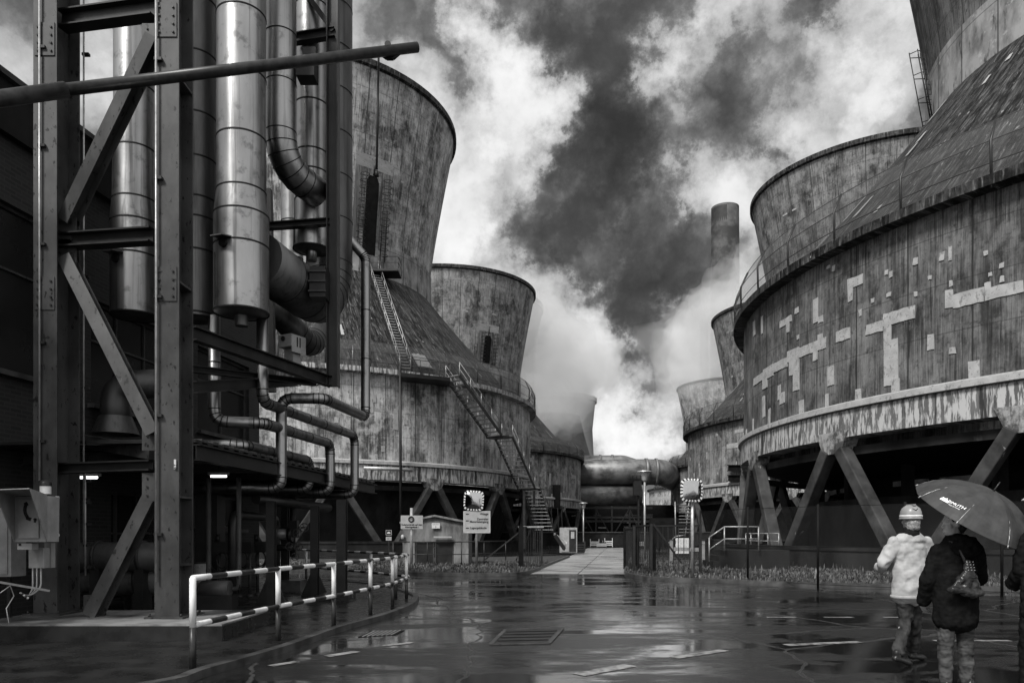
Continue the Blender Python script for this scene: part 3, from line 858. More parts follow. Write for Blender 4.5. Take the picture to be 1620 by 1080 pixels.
def gp(x0, x1, y0, y1):
    """patch on the near right tower from coordinates of an enlarged crop of the photograph"""
    u0, u1 = 1160 + x0 / 3.374, 1160 + x1 / 3.374; v0, v1 = 380 + y0 / 3.374, 380 + y1 / 3.374
    p, q = hit(u0, CG, RD0), hit(u1, CG, RD0); uc = (u0 + u1) / 2; m = hit(uc, CG, RD0)
    a0, a1 = atan2(p.y - CG[1], p.x - CG[0]), atan2(q.y - CG[1], q.x - CG[0])
    if a0 < 0: a0 += 2 * pi
    if a1 < 0: a1 += 2 * pi
    z0, z1 = EYE + (HOR - v1) / F * m.y, EYE + (HOR - v0) / F * m.y
    return (min(a0, a1), max(a0, a1), z0, z1)


GPL = [gp(*q) for q in [
    (710, 800, 440, 495), (800, 970, 370, 440), (803, 842, 430, 778), (842, 882, 525, 770), (1135, 1175, 265, 360), (1175, 1340, 270, 345),
    (1340, 1550, 235, 300), (1340, 1378, 225, 290), (1040, 1074, 500, 585), (505, 538, 672, 775), (548, 625, 475, 535), (350, 495, 545, 600),
    (290, 350, 580, 640), (300, 348, 630, 715), (320, 352, 630, 800), (215, 290, 640, 690), (160, 215, 675, 735), (110, 160, 720, 760), (452, 478, 500, 560),
    (428, 452, 590, 640), (612, 640, 205, 325), (640, 692, 190, 240), (428, 455, 310, 440), (455, 480, 405, 438), (240, 256, 772, 850), (250, 276, 812, 870),
    (158, 170, 830, 945), (158, 182, 720, 790), (150, 158, 405, 500), (108, 118, 430, 510), (250, 312, 415, 450), (285, 300, 440, 490), (330, 350, 360, 390),
    (1100, 1128, 65, 110), (1148, 1166, 35, 110), (1040, 1060, 188, 210), (1155, 1172, 215, 245), (1337, 1362, 55, 80), (1418, 1445, 122, 150),
    (1425, 1447, 190, 225), (1360, 1380, 172, 192), (960, 986, 95, 130), (810, 828, 160, 185), (832, 850, 165, 200), (965, 985, 275, 300), (820, 845, 280, 302),
    (735, 752, 310, 335), (672, 684, 370, 405), (1155, 1188, 568, 605), (340, 352, 505, 530), (500, 518, 135, 150), (530, 545, 135, 165)]]
# which way the leg heads fall on the near right tower: one head is seen at column 1322
_p = hit(1322, CG, RD0); _ph = atan2(_p.y - CG[1], _p.x - CG[0])
tower(CG, "huge dark cooling tower at the right edge with pale T-shaped repair patches on its drum", 2, 11, GPL, _ph, 18, wall=False, conc=concrete("blackened_concrete", .56, 1.0, .8, .4))
_p = hit(686, CA, RD0); _ph = atan2(_p.y - CA[1], _p.x - CA[0])
TA = tower(CA, "cooling tower behind the pipework with a steel stair zigzagging down its side", 2, 5, None, _ph, 18, wall='full', conc=CONC_L, eave=RINGB)
tower(CA2, "cooling tower directly behind the one with the zigzag stair", 1, 21, None, .1, 18, wall='full', conc=CONC_M)
tower(CC, "second cooling tower of the right hand row, behind the square traffic mirror", 1, 33, None, .05, 18, wall='full')
tower(CD, "third cooling tower of the right hand row, its dark stack beside the tall chimney", 1, 44, None, .0, 18, wall='full', conc=concrete("grey_board_concrete", .95, .6, .9, .2))
tower(CE, "farthest cooling tower of the right hand row, with pale bands round its low drum", 0, 55, None, .0, 18, wall='full', stripes=True, conc=CONC_L)


# ------------------------------------------------------------------ tower fittings
def pt(u, v, C, R): return hitz(u, v, C, R)


def handrail(b, pts, h=1.05, r=.028, m=None, n=5, every=1.6, mid=True):
    """railing above a polyline of floor points"""
    for i in range(len(pts) - 1):
        a, c = V(pts[i]), V(pts[i + 1]); L = (c - a).length; k = max(1, round(L / every))
        for j in range(k + (i == len(pts) - 2)):
            p = a.lerp(c, j / k); b.tube([p, p + V((0, 0, h))], r, m, n)
        b.tube([a + V((0, 0, h)), c + V((0, 0, h))], r, m, n)
        if mid: b.tube([a + V((0, 0, h * .5)), c + V((0, 0, h * .5))], r * .8, m, n)


def stair(T, a, c, width, out, m=STEELD, rise=.22, rail=True, rm=None):
    """straight flight from a (top) to c (bottom); out = horizontal unit vector across the treads"""
    a, c, out = V(a), V(c), V(out); n = max(3, int(abs(a.z - c.z) / rise)); run = V((c.x - a.x, c.y - a.y, 0)).normalized()
    b = MB()
    for s_ in (-.5, .5): b.bar(a + out * width * s_, c + out * width * s_, .05, .26, m)
    b.build("stringer", m, T)
    b = MB()
    for i in range(n + 1):
        p = a.lerp(c, i / n); R = Matrix((run, out, V((0, 0, 1)))).transposed()
        b.box(p + V((0, 0, .03)), (.30, width - .06, .06), GALV, R)
    b.build("tread", GALV, T)
    if rail:
        b = MB()
        for s_ in (-.5, .5): handrail(b, [a + out * width * s_, c + out * width * s_], 1.05, .03, rm or m)
        b.build("handrail", rm or m, T)


S = thing("steel_stair", "open steel stair zigzagging down the outside of the nearest left cooling tower", "stair", pt(740, 845, CA, RD0 + 1.6))
S.location.z = 0
d_in = lambda u: (V(CA) - hit(u, CA, RD0)).normalized()
R1 = RD0 + 1.65
path = [pt(716, 596, CA, R1), pt(783, 690, CA, R1), pt(797, 692, CA, R1), pt(833, 772, CA, R1), pt(858, 773, CA, R1 + 1.2), pt(868, 845, CA, R1 + 2.2)]
for (i, j) in ((0, 1), (2, 3)):
    a, c = path[i], path[j]; o = d_in((716, 0, 797)[i]); stair(S, a, c, 1.7, V((o.x, o.y, 0)), STEELD, .30, True, GALV)
a = pt(838, 772, CA, R1); c = pt(859, 838, CA, R1 + 1.5); stair(S, a, c, 1.7, V((d_in(845).x, d_in(845).y, 0)), STEELD, .30, True, STEELD)
b = MB()
for (p, q) in ((path[1], path[2]), (path[3], pt(846, 773, CA, R1))):
    b.bar(p - V((0, 0, .05)), q - V((0, 0, .05)), 1.9, .14, STEELD)
b.build("landing", STEELD, S)
# support trestle
b = MB()
for u, v0, v1 in ((829, 776, 868), (845, 776, 868), (857, 790, 868)):
    p, q = pt(u, v0, CA, R1 + .5), pt(u, v1, CA, R1 + .5); b.bar(p, q, .22, .22, STEELD, up=(0, 1, 0))
b.bar(pt(829, 780, CA, R1 + .5), pt(857, 865, CA, R1 + .5), .08, .08, STEELD); b.bar(pt(857, 790, CA, R1 + .5), pt(829, 865, CA, R1 + .5), .08, .08, STEELD)
b.build("support_post", STEELD, S)
# platform on the eave
PL = thing("eave_platform", "dark platform with handrail on the eave above the zigzag stair", "platform", pt(680, 590, CA, RD0 + .8))
b = MB()
us = [634, 650, 665, 680, 695, 712]
top = [pt(u, 589 + (u - 634) * .10, CA, RD0 + 1.9) for u in us]; inn = [V((hit(u, CA, RD0 - .5).x, hit(u, CA, RD0 - .5).y, t.z)) for u, t in zip(us, top)]
for i in range(5):
    q = [top[i], top[i + 1], inn[i + 1], inn[i]]
    b.add(q + [p - V((0, 0, .28)) for p in q], [(0, 1, 2, 3), (7, 6, 5, 4), (0, 4, 5, 1), (1, 5, 6, 2), (2, 6, 7, 3), (3, 7, 4, 0)], STEELD)
b.build("deck", STEELD, PL)
b = MB(); handrail(b, top, 1.1, .03, STEELG, every=2.5); b.build("handrail", STEELG, PL)
hb = thing("hatch_cover", "pale square hatch cover lying on the dark cone above the eave platform", "hatch", pt(666, 570, CA, RD0 - 1.2))
p = pt(667, 571, CA, RD0 - 1.0); o = d_in(667)
sl = Matrix((V((o.y, -o.x, 0)).normalized(), V((o.x, o.y, 1.05)).normalized(), V((o.y, -o.x, 0)).normalized().cross(V((o.x, o.y, 1.05)).normalized()))).transposed()
b = MB(); b.box(p, (1.25, 1.7, .12), GALV, sl); b.build("lid", GALV, hb)
b = MB(); b.box(p - sl @ V((0, 0, -.0)) - V((0, 0, .12)), (1.35, 1.8, .12), STEELD, sl); b.build("frame", STEELD, hb)
# roof stair on the cone
RS = thing("roof_stair", "long thin stair with pale handrails climbing the dark cone to the stack door", "stair", pt(640, 580, CA, RD0 - 1))


def cone_pt(u, t, C=CA, off=.35):
    r = RD0 - .5 + (RN - RD0 + .5) * (t + .1 * t * (1 - t)); h = hit(u, C, r)
    return V((h.x, h.y, ZE + .2 + (ZN - ZE - .2) * t + off))


cpts = [cone_pt(641, .02), cone_pt(591, .99)]
a, c = cpts[1], cpts[0]
out = V((c.y - a.y, -(c.x - a.x), 0)).normalized(); stair(RS, a, c, .9, out, STEELD, .3, True, GALV)
b = MB(); q = cone_pt(600, .99, off=.1); b.box(q + V((.3, -.5, 0)), (3.4, 2.2, .18), STEELD); b.build("landing", STEELD, RS)
b = MB(); handrail(b, [q + V((-1.4, -1.6, .1)), q + V((2, -1.6, .1)), q + V((2, .6, .1))], 1.1, .03, STEELD); b.build("guard_rail", STEELD, RS)


def stack_door(C, u, v0, v1, label):
    """tall dark opening in the stack with cage ladder and pale surround"""
    def rs(z): return RN - .12 + (RR - RN) * max(0, (z - ZN2) / (ZR - ZN2)) ** 1.15
    h = hit(u, C, RN + 1); z1 = EYE + (HOR - v0) / F * h.y; z0 = EYE + (HOR - v1) / F * h.y
    T = thing("stack_opening", label, "opening", (h.x, h.y, z0)); c = V(C); rad = (h - c).normalized(); tg = V((-rad.y, rad.x))

    def P(s_, z, o_): q = c + rad * (rs(z) + o_) + tg * s_; return V((q.x, q.y, z))
    b = MB(); w = .62
    ring = [(-w, z0), (w, z0), (w, z1 - .5), (w * .6, z1), (-w * .6, z1), (-w, z1 - .5)]
    b.add([P(s_, z, .16) for s_, z in ring] + [P(s_, z, -.1) for s_, z in ring], [(0, 1, 2, 3, 4, 5)] + [(i, 6 + i, 6 + (i + 1) % 6, (i + 1) % 6) for i in range(6)], VDARK)
    b.build("opening", VDARK, T)
    b = MB(); s = 1.15
    for (s0, s1, za, zb) in ((-1.75, 1.95, z1 + .6, z1 + 1.7), (-1.75, -1.0, z0, z1 + .6), (1.0, 1.95, z0, z1 + .6)):
        b.add([P(s0, za, .03), P(s1, za, .03), P(s1, zb, .03), P(s0, zb, .03)], [(0, 1, 2, 3)], PATCH if za > z1 else CONC_L, [[(0, 0), (1, 0), (1, 1), (0, 1)]])
    b.build("surround", PATCH, T)
    for sx in (-1.15, 1.2):
        b = MB(); z = z0
        for e in (-.25, .25): b.tube([P(sx + e, z0 - .5, .5), P(sx + e, z1 + .3, .5)], .05, STEELD, 5)
        while z < z1 + .2:
            b.tube([P(sx - .25, z, .5), P(sx + .25, z, .5)], .035, STEELD, 4)
            b.tube([P(sx - .35, z, .5), P(sx - .38, z, .95), P(sx, z, 1.15), P(sx + .38, z, .95), P(sx + .35, z, .5)], .035, STEELD, 4); z += .55
        b.build("cage_ladder", STEELD, T)
    b = MB(); b.tube([P(0, z1, .25), P(0, z1 + 1.4, .3)], .09, STEELD, 6); b.build("hoist_rod", STEELD, T)


stack_door(CA, 592, 278, 398, "tall black opening with caged ladders in the stack of the nearest left tower")
stack_door(CA2, 774, 530, 572, "small black opening with caged ladders in the stack of the second left tower")


def rod(name, label, cat, a, c, r, m, n=8):
    b = MB(); b.tube([a, c], r, m, n); return tag(b.build(name, m), label, cat)


rod("downpipe", "thin dark downpipe running down the drum below the roof stair", "pipe", pt(633, 574, CA, RD0 + .8), pt(634, 838, CA, RD0 + .8), .11, STEELD)
rod("lightning_rod", "short pale rod standing on the cone left of the roof stair", "rod", pt(558, 582, CA, RD0), pt(558, 546, CA, RD0), .05, GALV)
b = MB(); b.tube([pt(575, 740, CA, RD0 + .7), pt(640, 742, CA, RD0 + .7), pt(652, 744, CA, RD0 + .7)], .14, GALV, 8)
tag(b.build("ledge_pipe", GALV), "short pale pipe lying along the ledge of the left tower", "pipe")
# ladder cage on the near right tower
LD = thing("cage_ladder", "caged ladder rising from the cone to the stack of the near right tower", "ladder", pt(1468, 200, CG, RN + .4))
b = MB()
def LP(s_, k, o_=0):
    u0, v0 = 1468, 196; u1, v1 = 1447, 84
    h = hit(1474, CG, RN); y = h.y - .2; u = u0 + (u1 - u0) * k; v = v0 + (v1 - v0) * k
    return W(u, v, y) + V((s_, o_, 0))
for s_, o_ in ((.32, 0), (-.02, -.35), (-.32, 0), (-.1, .35), (.15, -.3)): b.tube([LP(s_, 0, o_), LP(s_, 1, o_)], .028, STEELD, 5)
for k in (0.02, .34, .68, .98): b.tube([LP(s_, k, o_) for s_, o_ in ((.5, .3), (.32, 0), (.15, -.3), (-.02, -.35), (-.32, 0), (-.1, .35), (.5, .3))], .026, STEELD, 5)
b.build("cage", STEELD, LD)
b = MB()
for s_, o_ in ((.25, .1), (.62, .1)): b.tube([LP(s_, 0, o_), LP(s_, 1, o_)], .03, STEELD, 5)
for k in range(14): b.tube([LP(.25, k / 14, .1), LP(.62, k / 14, .1)], .018, STEELD, 4)
b.build("ladder", STEELD, LD)
for (va, vb, name) in ((735, 745, 'upper'), (751, 761, 'lower')):
    b = MB(); p, q = pt(1152, (va + vb) / 2, CC, RD0 + .5), pt(1181, (va + vb) / 2, CC, RD0 + .5); b.ibeam(p, q, .4, (vb - va) / F * p.y, .05, VDARK)
    tag(b.build("steel_bracket", VDARK), "dark horizontal steel bracket on the drum beside the near right tower, the %s of two" % name, "bracket")

# ------------------------------------------------------------------ far plant: ducts, chimney, big towers
DM = mat("weathered_duct_steel", .06, .20, ns=.5, scale=(1, 1, 1), rough=.4, rough1=.55, metal=.4, detail=10, layers=[(.22, (.5, 3, 3), .8, .56, .68, .6)])


def duct(label, pts, r, rings, n=28):
    T = thing("duct", label, "duct", (pts[0][0], pts[0][1], 0), "ducts crossing the far end of the road")
    b = MB(); P = bend(pts, r * 2.0, 9); b.tube(P, r, DM, n); b.build("shell", DM, T)
    b = MB()
    for (p, q) in rings: b.tube([p, q], r + .12, DM, n)
    b.build("flange", DM, T)


Y1 = 138
a, c = W(840, 748, Y1 - 2), W(1046, 746, Y1); e = W(1092, 772, Y1 + 36)
duct("thick upper duct crossing behind the street lamps and bending away right", [a, c, e], 2.35, [(W(1020, 746, Y1 - 1), W(1024, 746, Y1 - 1)), (W(1036, 746, Y1 - .4), W(1039, 746, Y1 - .4))])
duct("lower duct running below the thick one", [W(840, 783, Y1 - 2), W(1013, 783, Y1)], 1.87, [(W(1005, 782, Y1), W(1009, 782, Y1))])
a, c, e = W(860, 734, 152), W(985, 733, 152), W(1060, 758, 152)
duct("rear duct with a sloping end behind the thick one", [a, c, e], 1.7, [(W(948, 733, 152), W(951, 733, 152)), (W(967, 733, 152), W(970, 733, 152))])
TR = thing("pipe_trestle", "dark steel trestle carrying the ducts at the end of the road", "trestle", (14, 96, 0))
for u in (918, 943, 968, 996, 1016):
    b = MB(); b.bar(W(u, 795 if u > 1000 else 800, Y1 - 1.5), G(u, 845 + 1800 / (Y1 - 1.5)), .3, .3, STEELD, up=(0, 1, 0)); b.build("post", STEELD, TR)
for (u0, v0, u1, v1) in ((918, 804, 943, 850), (943, 804, 968, 850), (968, 850, 996, 804), (996, 804, 1016, 850)):
    b = MB(); b.bar(W(u0, v0, Y1 - 1.7), W(u1, v1, Y1 - 1.7), .16, .16, STEELD); b.build("brace", STEELD, TR)
for v in (803, 818, 824):
    b = MB(); b.bar(W(905, v, Y1 - 1.5), W(1032, v, Y1 - 1.5), .4, .35, STEELD); b.build("girder", STEELD, TR)
b = MB(); b.box(W(1008, 772, Y1 - 3), (1.4, 1.2, 2.6), STEELD); handrail(b, [W(1001, 757, Y1 - 4), W(1019, 757, Y1 - 4)], 1.1, .05, STEELD, every=.8); b.build("platform", STEELD, TR)
b = MB(); b.bar(W(1010, 760, Y1 - 3), G(1010, 845 + 1800 / (Y1 - 3)), .3, .3, STEELD, up=(0, 1, 0)); b.build("ladder_post", STEELD, TR)
wl = thing("retaining_wall", "low dark wall across the far end of the road below the ducts", "wall", (14, 92, 0))
b = MB(); b.box(W(962, 856, 88) + V((0, 0, .3)), (26, .5, 1.6), DARKC); b.build("wall", DARKC, wl)
b = MB(); b.box(V((W(962, 853, 88).x, 88, 1.75)), (26, .7, .12), KERB); b.build("coping", KERB, wl)
bd = thing("plant_building", "dark low plant building seen under the ducts", "building", (13, 112, 0))
b = MB(); b.box((18, 150, 3.6), (60, 8, 7.2), VDARK); b.build("wall", VDARK, bd)
b = MB()
rnd = random.Random(3)
for k in range(26):
    x = rnd.uniform(10, 27); z = rnd.choice((1.8, 2.8, 3.9, 5.2)); b.box((x, 145.9, z), (rnd.uniform(.3, 1.6), .1, rnd.uniform(.15, .5)), GALV if rnd.random() < .4 else STEELG)
b.build("window_strip", STEELG, bd)

CHM = mat("sooty_chimney_concrete", .03, .12, ns=.09, detail=8, lo=.4, hi=.6)
CH = thing("chimney", "tall round chimney with a dark mouth rising out of the steam", "chimney", (107, 370, 0))
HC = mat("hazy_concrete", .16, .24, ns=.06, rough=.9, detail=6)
cc = W(1147, 845, 370); top = EYE + (HOR - 329) / F * 370
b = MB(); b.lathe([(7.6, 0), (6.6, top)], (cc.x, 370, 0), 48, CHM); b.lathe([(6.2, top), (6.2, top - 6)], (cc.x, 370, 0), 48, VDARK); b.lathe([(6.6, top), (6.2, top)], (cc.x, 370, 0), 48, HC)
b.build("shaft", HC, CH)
DST = mat("dark_stained_concrete", .02, .035, ns=.3)
b = MB(); b.lathe([(6.64, top - 12), (6.64, top - 1)], (cc.x, 370, 0), 40, DST, True, radians(180), radians(262)); b.lathe([(6.72, top - 32), (6.66, top - 19)], (cc.x, 370, 0), 40, DST, True, radians(184), radians(258))
b.build("dark_band", DST, CH)
CH2 = thing("slim_chimney", "faint slim chimney half lost in the steam left of the dark mouthed one", "chimney", (112, 460, 0))
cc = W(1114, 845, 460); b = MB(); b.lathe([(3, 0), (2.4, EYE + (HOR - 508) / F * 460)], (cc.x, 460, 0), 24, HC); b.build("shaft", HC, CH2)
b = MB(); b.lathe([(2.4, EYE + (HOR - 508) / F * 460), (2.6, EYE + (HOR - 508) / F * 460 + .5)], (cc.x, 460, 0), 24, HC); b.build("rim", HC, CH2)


def hyper(label, uR, Y, pts, ribs, m):
    """large hyperboloid tower; pts: (row v, right-edge column)"""
    cx = (uR - 810) / F * Y; prof = []
    for v, u in pts:
        z = max(0, EYE + (HOR - v) / F * Y); prof.append(((u - 810) / F * Y - cx, z))
    T = thing("hyperbolic_tower", label, "cooling tower", (cx, Y, 0))
    b = MB(); b.lathe(prof, (cx, Y, 0), 96, m, True)
    if ribs:
        n = 110
        for k in range(n):
            a = pi + pi * (k + .5) / n
            for i in range(len(prof) - 1):
                (r0, z0), (r1, z1) = prof[i], prof[i + 1]
                b.bar((cx + r0 * cos(a), Y + r0 * sin(a), z0), (cx + r1 * cos(a), Y + r1 * sin(a), z1), .5, 1.3, m, up=(cos(a), sin(a), 0))
    b.build("shell", m, T)
    r1, z1 = prof[-1]; b = MB(); b.lathe([(r1 - 1, z1), (r1 + .6, z1), (r1 + .6, z1 - 2), (r1, z1 - 2.2)], (cx, Y, 0), 96, m, False); b.build("rim", m, T)


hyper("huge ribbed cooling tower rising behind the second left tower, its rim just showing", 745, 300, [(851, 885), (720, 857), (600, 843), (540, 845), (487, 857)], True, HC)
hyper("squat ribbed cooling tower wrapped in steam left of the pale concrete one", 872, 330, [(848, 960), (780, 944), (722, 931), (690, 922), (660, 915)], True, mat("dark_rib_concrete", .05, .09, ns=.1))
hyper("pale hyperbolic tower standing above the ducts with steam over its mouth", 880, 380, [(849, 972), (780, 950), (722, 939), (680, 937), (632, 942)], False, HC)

# ------------------------------------------------------------------ steel frame, left
PADZ = .255
pd = thing("concrete_pad", "raised concrete pad under the two heavy steel columns", "plinth", (-6.2, 11.2, 0))
b = MB()
yf = 10.3; b.box(((W(-60, 0, yf).x + W(352, 0, yf).x) / 2 - 0, yf + 1.0, PADZ / 2), (W(352, 0, yf).x - W(-60, 0, yf).x, 2.0, PADZ), PAVE)
b.build("base", PAVE, pd)
b = MB(); b.box(((W(-58, 0, yf).x + W(350, 0, yf).x) / 2, yf + 1.0, PADZ + .012), (W(350, 0, yf).x - W(-58, 0, yf).x, 1.96, .022), PAD); b.build("screed", PAD, pd)

FR = thing("pipe_gantry", "tall braced steel frame on the concrete pad carrying the big pipes", "steel frame", (-6.1, 11.3, PADZ))


def column(x0, x1, y, dep, z0, z1):
    b = MB(); w = x1 - x0; xc = (x0 + x1) / 2
    b.box((xc, y + .015, (z0 + z1) / 2), (w, .03, z1 - z0), STEELG); b.box((xc, y + dep - .015, (z0 + z1) / 2), (w, .03, z1 - z0), STEELG)
    b.box((xc, y + dep / 2, (z0 + z1) / 2), (.024, dep - .062, z1 - z0 - .01), STEELG)
    o = b.build("column", STEELG, FR, bevel=.004); return o


column(-7.26, -6.90, 11.5, .62, PADZ, 15); column(-5.22, -4.86, 11.07, .50, PADZ, 15)
for zf in (1.05, 2.05, 5.2, 8.2, 9.9):      # web stiffeners, right column
    b = MB(); b.box((-4.95, 11.32, zf), (.17, .43, .03), STEELG); b.build("stiffener", STEELG, FR)
for (u0, v0, u1, v1, h) in ((98, 382, 243, 373, .22), (92, 741, 243, 736, .16), (98, 34, 246, 14, .26)):
    b = MB(); b.ibeam(W(u0, v0, 11.8), W(u1, v1, 11.35), .22, h, .016, STEELD); b.build("beam", STEELD, FR)
for (u0, v0, u1, v1) in ((107, 352, 246, 62), (106, 410, 246, 688), (246, 776, 146, 975)):
    b = MB(); b.ibeam(W(u0, v0, 11.75), W(u1, v1, 11.32), .20, .24, .014, STEELG, up=(0, 1, 0) if False else (0, -.98, .2)); b.build("brace", STEELG, FR)
b = MB(); b.bar(W(128, 697, 13.2), W(244, 716, 12.2), .18, .22, STEELG); b.build("beam", STEELG, FR)
for (u, Y, v0, v1) in ((63, 11.46, -20, 760), (133, 12.15, -20, 860), (135.5, 12.15, 740, 910), (247.5, 11.02, -20, 920)):
    b = MB(); b.tube([W(u - .5, v0, Y), W(u - .5, v1, Y)], .016, GALV, 6)
    o = b.build("conduit", GALV, FR)
    for k in range(5):
        v = v0 + (v1 - v0) * (k + .6) / 5; b = MB(); b.box(W(u, v, Y) + V((.02, .02, 0)), (.11, .06, .04), BLACKP); b.build("clip", BLACKP, o)
for (u, v, Y) in ((104, 366, 11.42), (104, 400, 11.42), (243, 60, 10.99), (243, 690, 10.99), (243, 770, 10.99), (150, 962, 11.2)):
    p = W(u, v, Y + .33); b = MB(); b.box(p, (.34, .014, .42), STEELG)
    for i in range(2):
        for j in range(3): b.tube([p + V((-.09 + .18 * i, -.007, -.13 + .13 * j)), p + V((-.09 + .18 * i, -.024, -.13 + .13 * j))], .016, BLACKP, 6)
    b.build("gusset_plate", STEELG, FR)
for (x, y) in ((-7.08, 11.5), (-5.04, 11.07)):      # splice bolts and base plates
    b = MB(); b.box((x, y + .28, PADZ + .035), (.56, .78, .03), STEELG)
    for i in (-1, 1):
        for j in (-1, 1): b.tube([(x + i * .23, y + .28 + j * .33, PADZ + .04), (x + i * .23, y + .28 + j * .33, PADZ + .09)], .02, BLACKP, 6)
    b.build("base_plate", STEELG, FR)
    for zz in (5.15, 9.0):
        b = MB(); b.box((x, y - .008, zz), (.30, .014, .5), STEELG)
        for i in (-1, 1):
            for j in range(4): b.tube([(x + i * .10, y - .014, zz - .18 + .12 * j), (x + i * .10, y - .034, zz - .18 + .12 * j)], .017, BLACKP, 6)
        b.build("splice_plate", STEELG, FR)
# hanging member and beams on the far side of the frame
XV = W(527, 0, 15.8).x; zt = 15
b = MB(); b.ibeam((XV, 15.8, EYE + (HOR - 612) / F * 15.8), (XV, 15.8, 14), .22, .24, .016, STEELD, up=(1, 0, 0)); b.build("hanger", STEELD, FR)
for (u0, v0, y0, u1, v1, y1, h) in ((304, 527, 12.0, 520, 603, 15.8, .22), (424, 358, 15.9, 522, 351, 15.8, .14), (466, 62, 15.9, 530, 52, 15.8, .2), (300, 583, 13, 500, 606, 15.9, .12),
                                    (305, 612, 12.4, 470, 603, 16, .2)):
    b = MB(); b.ibeam(W(u0, v0, y0), W(u1, v1, y1), .16, h, .014, STEELD); b.build("beam", STEELD, FR)
b = MB(); b.bar(W(484, -10, 15.9), W(528, 50, 15.8), .1, .1, STEELD); b.build("brace", STEELD, FR)
b = MB(); b.box(W(506, 450, 15.6), (.32, .4, .62), STEELD)
for k in (-.2, 0, .2): b.box(W(506, 450, 15.6) + V((0, -.22, k)), (.36, .04, .03), STEELG)
b.build("pipe_shoe", STEELD, FR)
b = MB(); b.box(W(486, 112, 15.2), (.36, .35, .38), STEELD); b.box(W(492, 88, 15.2), (.26, .3, .16), STEELD); b.build("spring_box", STEELD, FR)
b = MB(); b.bar(W(424, 300, 16.6), W(430, 620, 16.6), .16, .16, STEELD, up=(0, 1, 0)); b.build("column", STEELD, FR)


# big insulated pipes -------------------------------------------------
def big_pipe(label, u, Y, parts, m=CLAD, rings=(), cap=True, group="big insulated vertical pipes"):
    """parts: list of (v, radius) from the top down, v in photo rows at depth Y"""
    x = W(u, 0, Y).x; T = thing("insulated_pipe", label, "pipe", (x, Y, EYE + (HOR - parts[-1][0]) / F * Y), group)
    prof = [(r, EYE + (HOR - v) / F * Y) for v, r in parts]
    b = MB(); b.lathe(prof[::-1], (x, Y, 0), 48, m, True)
    if cap:
        r, z = prof[-1]; b.lathe([(.001, z - .05), (r * .55, z - .045), (r, z)], (x, Y, 0), 48, CLADD, False)
    b.build("jacket", m, T)
    for v in rings:
        z = EYE + (HOR - v) / F * Y
        r = prof[0][0]
        for i in range(len(prof) - 1):
            if prof[i][1] >= z >= prof[i + 1][1]:
                r = prof[i][0] + (prof[i + 1][0] - prof[i][0]) * (prof[i][1] - z) / max(1e-6, prof[i][1] - prof[i + 1][1])
        b = MB(); b.lathe([(r, z - .018), (r + .009, z - .012), (r + .009, z + .012), (r, z + .018)], (x, Y, 0), 48, SEAM, False); b.build("seam", SEAM, T)
    b = MB(); a = radians(222); b.bar((x + (prof[-1][0] + .004) * cos(a), Y + (prof[-1][0] + .004) * sin(a), prof[-1][1] + .05), (x + (prof[-1][0] + .004) * cos(a), Y + (prof[-1][0] + .004) * sin(a), prof[-1][1] + 1.0), .012, .012, SEAM, up=(0, 1, 0)); b.build("rivet_strip", SEAM, T)
    return T, x, prof


def hood(T, x, Y, z, r, ang):
    d = V((cos(ang), sin(ang), 0)); t = V((-sin(ang), cos(ang), 0)); c = V((x, Y, z)) + d * r
    b = MB(); b.tube([c - d * .08, c + d * .05], .075, VDARK, 16); b.build("sight_port", VDARK, T)
    b = MB(); q = [c + V((0, 0, .11)) + t * .15 - d * .03, c + V((0, 0, .11)) - t * .15 - d * .03, c + V((0, 0, .07)) - t * .13 + d * .2, c + V((0, 0, .07)) + t * .13 + d * .2]
    b.add(q + [p + V((0, 0, .02)) for p in q], [(3, 2, 1, 0), (4, 5, 6, 7), (0, 1, 5, 4), (1, 2, 6, 5), (2, 3, 7, 6), (3, 0, 4, 7)], CLAD); b.build("drip_hood", CLAD, T)


T, x, pr = big_pipe("insulated pipe with a wider pot, seen between the two heavy columns", 213, 14.6, [(-200, .37), (230, .37), (245, .38), (318, .395), (352, .43), (500, .43)], CLAD,
                    (52, 145, 240, 320, 355, 408, 500)); hood(T, x, 14.6, EYE + (HOR - 421) / F * 14.6, .43, radians(250))
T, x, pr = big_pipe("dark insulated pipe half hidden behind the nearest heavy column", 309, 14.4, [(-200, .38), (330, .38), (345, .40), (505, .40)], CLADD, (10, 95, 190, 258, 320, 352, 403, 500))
T, x, pr = big_pipe("brightest big pipe, ending in a pot with drain stub, right of the nearest column", 382, 14.0, [(-220, .435), (302, .435), (345, .49), (495, .49)], CLAD,
                    (28, 125, 222, 305, 343, 392, 495)); hood(T, x, 14.0, EYE + (HOR - 400) / F * 14, .49, radians(252))
b = MB(); z = EYE + (HOR - 497) / F * 14; b.lathe([(.12, z - .22), (.12, z - .03)], (x, 14, 0), 24, CLADD); b.lathe([(0.001, z - .22), (.12, z - .22)], (x, 14, 0), 24, CLADD); b.build("drain_stub", CLADD, T)
T, x, pr = big_pipe("insulated pipe whose pot ends above the steel crossbeam", 493, 16.3, [(-220, .345), (345, .345), (362, .39), (395, .39)], CLAD, (13, 168, 244, 275, 318, 395))
b = MB(); z = pr[-1][1]; b.lathe([(.001, z - .24), (.11, z - .24), (.11, z - .02)], (x, 16.3, 0), 24, CLAD); b.build("drain_stub", CLAD, T)
T, x, pr = big_pipe("slim pale pipe far behind the crossbeam", 462, 21.0, [(-120, .30), (450, .30)], CLAD, (352, 410), False)


